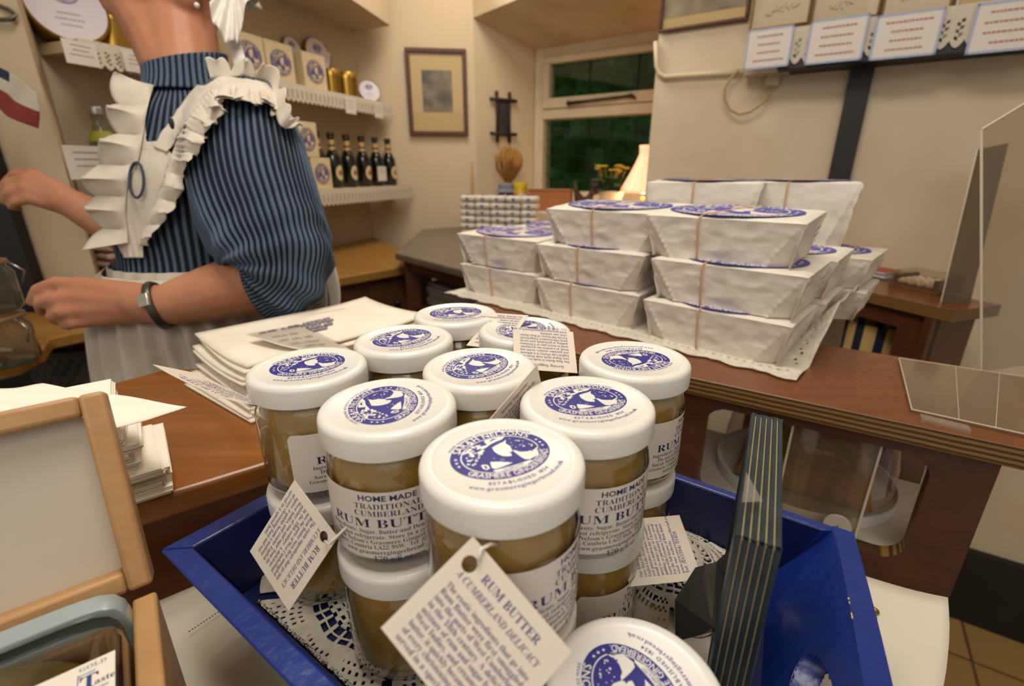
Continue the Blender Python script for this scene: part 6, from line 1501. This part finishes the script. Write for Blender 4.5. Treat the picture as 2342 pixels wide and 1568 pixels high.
# arms: left (near) and right (far)
SL = A(575, 290, .775); EL = A(655, 628, .71); WL = A(375, 698, .69); KL = A(205, 668, .685)
limb([(SL, .052), (SL.lerp(EL, .5), .047), (EL, .043), (EL.lerp(WL, .25), .047), (EL.lerp(WL, .6), .040), (WL, .029), (A(318, 690, .69), .026)])
SR_ = A(398, 280, .94); ER = A(345, 560, .96); WR = A(168, 468, .90)
limb([(SR_, .050), (SR_.lerp(ER, .5), .045), (ER, .040), (ER.lerp(WR, .35), .042), (WR, .027), (A(140, 455, .895), .026)])
def hand(palm, fingers, thumb):
    for q in palm: limb(q, 12)
    for q in fingers: limb(q, 10)
    limb(thumb, 10)
w0_ = A(325, 690, .69)
hand([[(w0_+V(0, 0, .008), .020), (A(182, 652, .690), .0135)], [(w0_, .021), (A(180, 680, .684), .013)], [(w0_-V(0, 0, .006), .020), (A(190, 708, .684), .0125)], [(w0_-V(0, 0, .012), .018), (A(205, 730, .69), .0115)]],
     [[(A(182, 650, .690), .0115), (A(128, 646, .690), .0098), (A(86, 662, .694), .0088), (A(72, 690, .704), .0076)],
      [(A(180, 682, .684), .0115), (A(122, 684, .680), .0098), (A(90, 694, .690), .0088), (A(96, 712, .706), .0078)],
      [(A(190, 710, .684), .0108), (A(140, 714, .678), .0093), (A(118, 724, .690), .0084), (A(132, 734, .706), .0074)],
      [(A(205, 732, .69), .0098), (A(168, 740, .684), .0083), (A(150, 744, .694), .0076), (A(160, 746, .708), .0066)]],
     [(A(275, 672, .712), .015), (A(205, 664, .724), .012), (A(140, 678, .722), .0105), (A(98, 694, .714), .0085)])
w1_ = A(150, 458, .897)
hand([[(w1_+V(0, 0, .010), .019), (A(78, 402, .885), .0135)], [(w1_+V(0, 0, .003), .020), (A(62, 412, .875), .0135)], [(w1_-V(0, 0, .004), .020), (A(58, 430, .870), .013)], [(w1_-V(0, 0, .010), .019), (A(66, 452, .872), .012)]],
     [[(A(78, 400, .885), .0118), (A(36, 398, .890), .0098), (A(12, 420, .900), .0086), (A(24, 440, .905), .0076)],
      [(A(62, 411, .875), .0118), (A(20, 418, .872), .0098), (A(2, 440, .884), .0088), (A(18, 452, .896), .0078)],
      [(A(58, 431, .870), .0112), (A(22, 440, .866), .0094), (A(8, 458, .878), .0084), (A(26, 466, .890), .0074)],
      [(A(66, 453, .872), .0100), (A(38, 462, .868), .0084), (A(26, 472, .878), .0076), (A(42, 476, .888), .0068)]],
     [(A(128, 446, .905), .014), (A(86, 428, .915), .0118), (A(48, 432, .912), .0102), (A(20, 446, .908), .0084)])
body = bm_.build('body', skin, per, smooth=True, uv=False, recalc=False)
body.matrix_parent_inverse = Matrix.Translation(per.location).inverted()
md = body.modifiers.new('remesh', 'REMESH'); md.mode = 'VOXEL'; md.voxel_size = .0036; md.use_smooth_shade = True
md = body.modifiers.new('smooth', 'SMOOTH'); md.factor = .5; md.iterations = 7
# --- dress
blue_st = stripes('navy_striped_cotton', '151a22', '526175', 1, .85, .42, soft=.2, bump=.35)
def with_n(m0, name, n):
    m = m0.copy(); m.name = name
    for k in m.node_tree.nodes:
        if k.type == 'MATH' and k.operation == 'MULTIPLY' and abs(k.inputs[1].default_value-2*PI) < .01: k.inputs[1].default_value = n*2*PI
    return m
def lerp_rows(rows, v):
    x = v*(len(rows)-1); i = min(len(rows)-2, int(x)); t = x-i; a, b_ = rows[i], rows[i+1]
    p0 = rows[max(0, i-1)]; p3 = rows[min(len(rows)-1, i+2)]
    def cr(q0, q1, q2, q3): return q1*(1) + (q2-q0)*(.5*t) + (q0*2-q1*5+q2*4-q3)*(.5*t*t) + (q1*3-q0-q2*3+q3)*(.5*t*t*t)
    return tuple(cr(p0[k], a[k], b_[k], p3[k]) for k in range(len(a)))
BOD = [(A(428, 200, .845), .062, .060), (A(440, 226, .86), .100, .078), (A(450, 262, .866), .145, .100), (A(458, 320, .868), .155, .122), (A(462, 400, .868), .155, .145), (A(468, 480, .868), .143, .142), (A(478, 560, .866), .130, .134), (A(484, 606, .865), .128, .134)]
def bodice(u, v, off=0):
    c, a, b_ = lerp_rows(BOD, v); th = 2*PI*u
    ripple = .0011*math.sin(th*74)
    fold = .004*mnoise.noise(Vector((math.cos(th)*2.5, math.sin(th)*2.5, v*4)))*min(1, v*4)
    return c + FW*((b_+off+ripple+fold)*math.cos(th)) + LF*((a+off+ripple+fold)*math.sin(th))
m = MB(); m.grid(bodice, 296, 48, cu=True); bod_mb = m
bod = m.build('dress_bodice', with_n(blue_st, 'navy_striped_bodice', 74), None, smooth=True); sub(bod, per)
bvh = BVHTree.FromPolygons([tuple(p) for p in m.v], m.f)
eye0 = Vector((0, 0, CAM_Z))
def onB(x, y, off=.004):
    r = ray(x, y).normalized(); h = bvh.ray_cast(eye0, r)
    if h[0] is not None:
        n = h[1] if h[1].dot(r) < 0 else -h[1]; return h[0] + n*off*.6 - r*off*.7, n
    # past the outline: nearest point on the bodice seen from that ray
    p = eye0 + r*.83; h = bvh.find_nearest(p); n = (p-h[0]).normalized(); return h[0] + n*off, n
m = MB()
COLL = [(A(430, 214, .834), .074, .068), (A(428, 190, .833), .068, .064), (A(426, 165, .832), .0655, .063), (A(424, 140, .831), .066, .064)]
def collar(u, v):
    c, a, b_ = lerp_rows(COLL, v); th = 2*PI*u; rp = .0014*math.sin(th*44)
    p = c + FW*((b_+rp)*math.cos(th)) + LF*((a+rp)*math.sin(th)); p.z += v*(-.014*math.cos(th)); return p
m.grid(collar, 220, 12, cu=True); o = m.build('dress_collar', with_n(blue_st, 'navy_striped_collar', 44), smooth=True); solid(o, .003); sub(o, per)
SLV = [(A(550, 216, .80), .028, .036), (A(560, 242, .770), .052, .054), (A(567, 300, .740), .071, .072), (A(576, 380, .718), .081, .084), (A(592, 460, .708), .085, .088), (A(615, 530, .702), .082, .084), (A(638, 588, .698), .073, .076), (A(640, 632, .700), .063, .063), (A(620, 656, .700), .056, .055), (A(602, 663, .700), .051, .051)]
def sleeve_fn(SLV, flip=1, seed=0):
    T_ = []
    for i in range(len(SLV)):
        a_ = SLV[max(0, i-1)][0]; b_ = SLV[min(len(SLV)-1, i+1)][0]; T_.append((b_-a_).normalized())
    rows = [(SLV[i][0], SLV[i][1], SLV[i][2], T_[i]) for i in range(len(SLV))]
    def fn(u, v):
        c, a, b_, t = lerp_rows(rows, v); t = t.normalized(); e1 = Vector((1, 0, 0)); e1 = (e1-t*e1.dot(t)).normalized(); e2 = t.cross(e1); th = 2*PI*u
        pl = .0022*math.sin(th*62+.8*math.sin(v*7+th*3))*math.sin(PI*min(1, v*1.02))**.5
        fd = .012*mnoise.noise(Vector((math.cos(th)*1.6+seed, math.sin(th)*1.6, v*2.4)))*math.sin(PI*v)
        low = max(0, v-.5)*2; wr = .0085*math.sin(v*64+2.2*math.sin(th+1)+1.6*mnoise.noise(Vector((math.cos(th)*2, math.sin(th)*2, v*6))))*low*math.sin(PI*min(1, v))**.6
        k = pl+fd+wr
        return c + e1*((a+k)*math.cos(th)) + e2*((b_+k)*math.sin(th))
    return fn
slm = with_n(blue_st, 'navy_striped_sleeve', 62)
m = MB(); m.grid(sleeve_fn(SLV), 276, 90, cu=True); o = m.build('dress_sleeve', slm, smooth=True); solid(o, .0015); sub(o, per)
_n = len(bod_mb.v); bvh2 = BVHTree.FromPolygons([tuple(p) for p in bod_mb.v]+[tuple(p) for p in m.v], bod_mb.f+[[i+_n for i in f] for f in m.f])
def onC(x, y, off=.004):
    r = ray(x, y).normalized(); h = bvh2.ray_cast(eye0, r)
    if h[0] is None:
        p = eye0 + r*.78; h = bvh2.find_nearest(p); n = (p-h[0]).normalized(); return h[0] + n*off, n
    n = h[1] if h[1].dot(r) < 0 else -h[1]; return h[0] + n*off*.5 - r*off*.8, n
SLR = [(A(405, 235, .91), .035, .04), (A(398, 268, .935), .052, .055), (A(384, 340, .955), .056, .06), (A(374, 430, .965), .060, .062), (A(364, 500, .965), .056, .056), (A(350, 545, .962), .048, .05)]
m = MB(); m.grid(sleeve_fn(SLR, 1, 5), 230, 40, cu=True); o = m.build('dress_sleeve', slm, smooth=True); solid(o, .0015); sub(o, per)
bz = base.z
SK = [(A(484, 600, .865), .128, .134), (A(488, 640, .865), .142, .152), (Vector((base.x+.005, base.y+.01, bz-.10)), .165, .178), (Vector((base.x+.01, base.y+.03, bz-.35)), .215, .22), (Vector((base.x+.01, base.y+.05, .55)), .25, .26), (Vector((base.x+.01, base.y+.05, .07)), .29, .30)]
def skirt(off, amp, n):
    def fn(u, v):
        c, a, b_ = lerp_rows(SK, v); th = 2*PI*u; k = off+amp*min(1, v*3)*math.sin(th*n+math.sin(th*5))+amp*.6*mnoise.noise(Vector((math.cos(th)*3, math.sin(th)*3, v*2)))
        return c + FW*((b_+k)*math.cos(th)) + LF*((a+k)*math.sin(th))
    return fn
m = MB(); m.grid(skirt(0, .006, 24), 200, 30, cu=True); o = m.build('dress_skirt', with_n(blue_st, 'navy_striped_skirt', 80), smooth=True); sub(o, per)
# --- apron
apw = M('white_apron_cotton', 'cfc6b8', .85, spec=.15, var='c4baa9', vscale=30, bump=.15, bscale=120, sheen=.2)
apr = MB(); sk_ = skirt(.021, .0075, 34)
apr.grid(lambda u, v: sk_((u-.5)*.80+1.0 if True else u, v*.93), 300, 40)
o = apr.build('apron_skirt', apw, smooth=True); solid(o, .001); sub(o, per); ap = o
m = MB(); m.grid(lambda u, v: (lambda c_, th: c_ + FW*((.134+.013+.0015*math.sin(th*30))*math.cos(th)) + LF*((.128+.013+.0015*math.sin(th*30))*math.sin(th)))(A(484, 588, .865).lerp(A(485, 626, .865), v), 2*PI*u), 180, 6, cu=True); o = m.build('apron_waistband', apw, smooth=True); sub(o, per)
def poly_at(pts, t):
    x = t*(len(pts)-1); i = min(len(pts)-2, int(x)); f = x-i; p0, p1, p2, p3 = [Vector(pts[min(len(pts)-1, max(0, k))]) for k in (i-1, i, i+1, i+2)]
    return p1 + (p2-p0)*(.5*f) + (p0*2-p1*5+p2*4-p3)*(.5*f*f) + (p1*3-p0-p2*3+p3)*(.5*f*f*f)
BL_ = [(308, 330), (282, 380), (262, 440), (258, 500), (274, 560), (290, 590)]; BR2 = [(372, 325), (392, 352), (376, 420), (352, 490), (332, 545), (330, 590)]
m = MB(); m.grid(lambda u, v: onB(*(poly_at(BL_, v).lerp(poly_at(BR2, v), u)), .006)[0], 16, 34)
o = m.build('apron_bib', apw, smooth=True); solid(o, .001); sub(o, per)
def strip(pa_, pb_, n=40, off=.006):
    m = MB(); m.grid(lambda u, v: onB(*(poly_at(pa_, u).lerp(poly_at(pb_, u), v)), off)[0], n, 5); o = m.build('apron_strap', apw, smooth=True); solid(o, .001); return sub(o, per)
strip([(330, 345), (322, 300), (324, 250), (338, 205)], [(345, 345), (336, 300), (338, 250), (352, 208)])
def ruffle(pts, outs, w, waves, amp, n=None, tilt=.35, parent=per, on=onB, curl=.5, outon=None, lift=False):
    n = n or int(waves*30); m = MB(); ins = [on(*p, .007) for p in pts]; P = [i[0] for i in ins]; Nn = [i[1] for i in ins]; O = []
    for (p, n_), q in zip(ins, outs):
        d = (outon(*q, .012)[0]-p) if outon else (atD(q[0], q[1], (p.y)*CP-(p.z-CAM_Z)*SP)-p); O.append(d.normalized())
    def fn(u, v):
        p = poly_at(P, u); o_ = poly_at(O, u).normalized(); nn = poly_at(Nn, u).normalized(); ph = 2*PI*waves*u; p2 = poly_at(P, min(1, u+.01)); p1 = poly_at(P, max(0, u-.01)); tg = (p2-p1).normalized()
        w_ = w*(1+.12*math.sin(ph*.37+1))
        q = p + o_*(w_*v) + nn*(amp*v**.8*math.sin(ph)+tilt*w*v*.5+.003) + tg*(amp*curl*v*math.sin(2*ph)) - o_*(.006*v*v*(1-math.cos(2*ph)))
        if lift:                     # lie on the cloth below instead of sinking into it
            rr_ = (q-eye0).normalized(); hh = bvh2.ray_cast(eye0, rr_)
            lim = .006 + amp*.9*v*(1+math.sin(ph))
            if hh[0] is not None and (q-eye0).length > hh[3]-lim: q = hh[0] - rr_*lim
        return q
    m.grid(fn, n, 10); o = m.build('apron_ruffle', apw, smooth=True); solid(o, .0008); return sub(o, parent)
# far-side frill, near-side frill running over the shoulder
ruffle([(356, 205), (344, 250), (340, 310), (322, 370), (304, 430), (300, 490), (306, 555)], [(305, 190), (270, 240), (240, 300), (218, 360), (204, 430), (208, 480), (250, 560)], .056, 5.2, .017, tilt=.1)
# near-side strap and frills, lying on the bodice and over the sleeve head
def cloth_px(pa_, pb_, nu, nv, waves=0, amp=0, wig=0, name='apron_strap'):
    def fn(u, v):
        ph = 2*PI*waves*u; a = poly_at(pa_, u); b_ = poly_at(pb_, u); d = (poly_at(pa_, min(1, u+.02))-poly_at(pa_, max(0, u-.02))).normalized()
        q = a.lerp(b_, v*(1+.10*math.sin(ph*.43+1))) + d*(wig*v*math.sin(2*ph))
        return onC(q.x, q.y, .009+amp*v*(1+math.sin(ph)))[0]
    m = MB(); m.grid(fn, nu, nv); o = m.build(name, apw, smooth=True); solid(o, .001)
    md_ = o.modifiers.new('smooth', 'SMOOTH'); md_.factor = .5; md_.iterations = 8
    return sub(o, per)
cloth_px([(352, 338), (385, 285), (425, 230), (462, 186), (486, 176), (540, 182), (600, 192), (650, 218)], [(385, 352), (410, 310), (445, 262), (485, 216), (506, 204), (550, 204), (600, 214), (648, 240)], 90, 8)
cloth_px([(474, 210), (448, 250), (416, 300), (394, 345), (382, 395), (362, 450), (338, 510), (320, 560)], [(512, 258), (490, 298), (474, 330), (448, 362), (434, 410), (406, 462), (382, 508), (350, 556)], 230, 10, 6.6, .011, 9, 'apron_ruffle')
cloth_px([(480, 206), (505, 198), (550, 198), (600, 208), (648, 232), (676, 264)], [(486, 262), (514, 246), (556, 242), (608, 252), (652, 280), (684, 306)], 180, 10, 5.4, .011, 8, 'apron_ruffle')
ruffle([(482, 190), (530, 182), (580, 188), (622, 206), (656, 236), (676, 268)], [(470, 150), (530, 140), (590, 150), (640, 180), (680, 220), (710, 262)], .020, 4.2, .008, tilt=.7, on=onC, curl=.3)
# embroidered oval on the bib, brooch, bow
_c = onB(318, 414, .012)[0]; _u = onB(333, 414, .012)[0]-_c; _v = onB(318, 376, .012)[0]-_c
m = MB(); m.tube([_c+_u*math.cos(t)+_v*math.sin(t) for t in [2*PI*i/40 for i in range(40)]], .0020, 6, closed=True); sub(m.build('embroidered_oval', M('navy_thread', '34384f', .8), smooth=True), per)
m = MB(); p = onB(419, 290, .018)[0]; m.ball(p+V(-.01, -.014, 0), .005, 6, sc=(.8, .5, 1.8)); sub(m.build('brooch', M('dark_enamel', '20242c', .4), smooth=True), per)
m = MB(); lp3 = [A(712, 582, .86), A(738, 592, .86), A(758, 640, .86), A(766, 695, .858), A(752, 728, .855), A(736, 716, .850), A(730, 670, .848), A(722, 620, .848)]
def bow(u, v): p = poly_at(lp3, u); return p + Vector((.75, -.3, .1))*((v-.5)*.034) + Vector((.006*math.sin(9*u)*(v-.5), 0, 0))
m.grid(bow, 50, 6); o = m.build('apron_bow', apw, smooth=True); solid(o, .002); sub(o, per)
# --- cap with frill and streamers
capw = M('white_cap_lawn', 'ddd8cf', .8, var='d2ccc1', vscale=40, bump=.2, bscale=90, sheen=.3)
cc = hc - fh*.035 + uh*.03
ax = (uh*.75 - fh*.66).normalized(); e1 = sh_; e2 = ax.cross(e1)
m = MB()
def capf(u, v):
    th = 2*PI*u; ph = v*1.75; k = .108+.004*math.sin(th*22)*math.sin(ph)+.006*mnoise.noise(Vector((math.cos(th)*3, math.sin(th)*3, v*3)))
    return cc + ax*(k*math.cos(ph)) + (e1*math.cos(th)+e2*math.sin(th))*(k*math.sin(ph))
m.grid(capf, 132, 24, cu=True); o = m.build('cap', capw, smooth=True); sub(o, per)
m = MB()
def frf(u, v):
    th = 2*PI*u; ph = 1.75; d = (e1*math.cos(th)+e2*math.sin(th)); b0_ = cc + ax*(.108*math.cos(ph)) + d*(.108*math.sin(ph)); w_ = 2*PI*16*u
    return b0_ + (d*.6-ax*.8)*(.042*v) + (d*.8+ax*.6)*(.011*v*math.sin(w_)) + ax.cross(d)*(.006*v*math.sin(2*w_))
m.grid(frf, 320, 8, cu=True); o = m.build('cap_frill', capw, smooth=True); solid(o, .0008); sub(o, per)
for pts in ([(478, 8, .775), (488, 48, .77), (512, 88, .775), (538, 98, .785), (552, 70, .79), (560, 20, .80), (580, -20, .81)],):
    P = [A(*p) for p in pts]
    m = MB(); m.grid(lambda u, v: poly_at(P, u).lerp(A(535, -60, .84), v*.7) + Vector((.4, -.6, .3))*(.010*math.sin(2*PI*5*u)*(1-v)), 70, 10); o = m.build('cap_frill', capw, smooth=True); solid(o, .0008); sub(o, per)
rb = [A(528, 80, .80), A(540, 120, .80), A(556, 158, .795), A(575, 184, .79)]
m = MB(); m.grid(lambda u, v: poly_at(rb, u)+Vector((.022*(v-.5), .004*math.sin(6*u), 0)), 24, 5); o = m.build('cap_ribbon', capw, smooth=True); solid(o, .001); sub(o, per)
hair = M('brown_hair', '4a3426', .6); m = MB(); m.ball(hc-fh*.03+uh*.03, .094, 14, sc=(1, 1, 1.05)); sub(m.build('hair', hair, smooth=True), per)
for s in (-1, 1):
    m = MB(); e = fc+uh*.062-fh*.004+sh_*s*.030; m.ball(e, .011, 8); o = m.build('eye', M('eye_white', 'd8d2c8', .2) if 'eye_white' not in MATS else MATS['eye_white'], smooth=True); sub(o, per)
m = MB(); m.ball(A(450, 12, .765), .0042, 8); sub(m.build('earring', M('pearl', 'dcd4c6', .2, coat=.5), smooth=True), per)
# watch
wm = M('dark_steel_bracelet', '5a564c', .35, metal=.7); c = A(366, 698, .69); ax_ = (WL-EL).normalized(); u_ = Vector((0, 0, 1)); u_ = (u_-ax_*u_.dot(ax_)).normalized(); s_ = ax_.cross(u_)
if s_.y > 0: s_ = -s_
m = MB(); m.tube([c + (u_*math.cos(t)+s_*math.sin(t))*.0335 - ax_*.004*math.sin(t*1.0) for t in [2*PI*i/40 for i in range(40)]], .0055, 8, closed=True, flat=.35); wo = m.build('wristwatch', wm, smooth=True); sub(wo, per)
d = (u_*.45+s_*.9).normalized(); fcx = c + d*.035
m = MB(); mt = Matrix(((ax_.x, d.cross(ax_).x, d.x, fcx.x), (ax_.y, d.cross(ax_).y, d.y, fcx.y), (ax_.z, d.cross(ax_).z, d.z, fcx.z), (0, 0, 0, 1)))
m.box((0, 0, 0), (.014, .019, .006), M4=mt); o = m.build('watch_case', M('silver_case', 'c9c4ba', .25, metal=.8)); bevel(o, .0015); o.parent = wo; o.matrix_parent_inverse = wo.matrix_parent_inverse.copy() if False else Matrix.Identity(4)
m = MB(); m.box((0, 0, .0032), (.010, .014, .0006), M4=mt); o = m.build('watch_dial', M('watch_dial_white', 'e6e0d2', .4)); o.parent = wo
for o in wo.children: o.matrix_parent_inverse = Matrix.Identity(4)

# grey wire loop at the upper left
m = MB(); m.tube([A(-20, 6, .95), A(20, 22, .95), A(36, 34, .95), A(30, 44, .95), A(-20, 46, .95)], .004, 8)
tag(m.build('wire_hook', M('grey_wire', '6b675d', .4, metal=.6), smooth=True), 'grey bent wire hook at the very top left corner of the picture', 'hook')
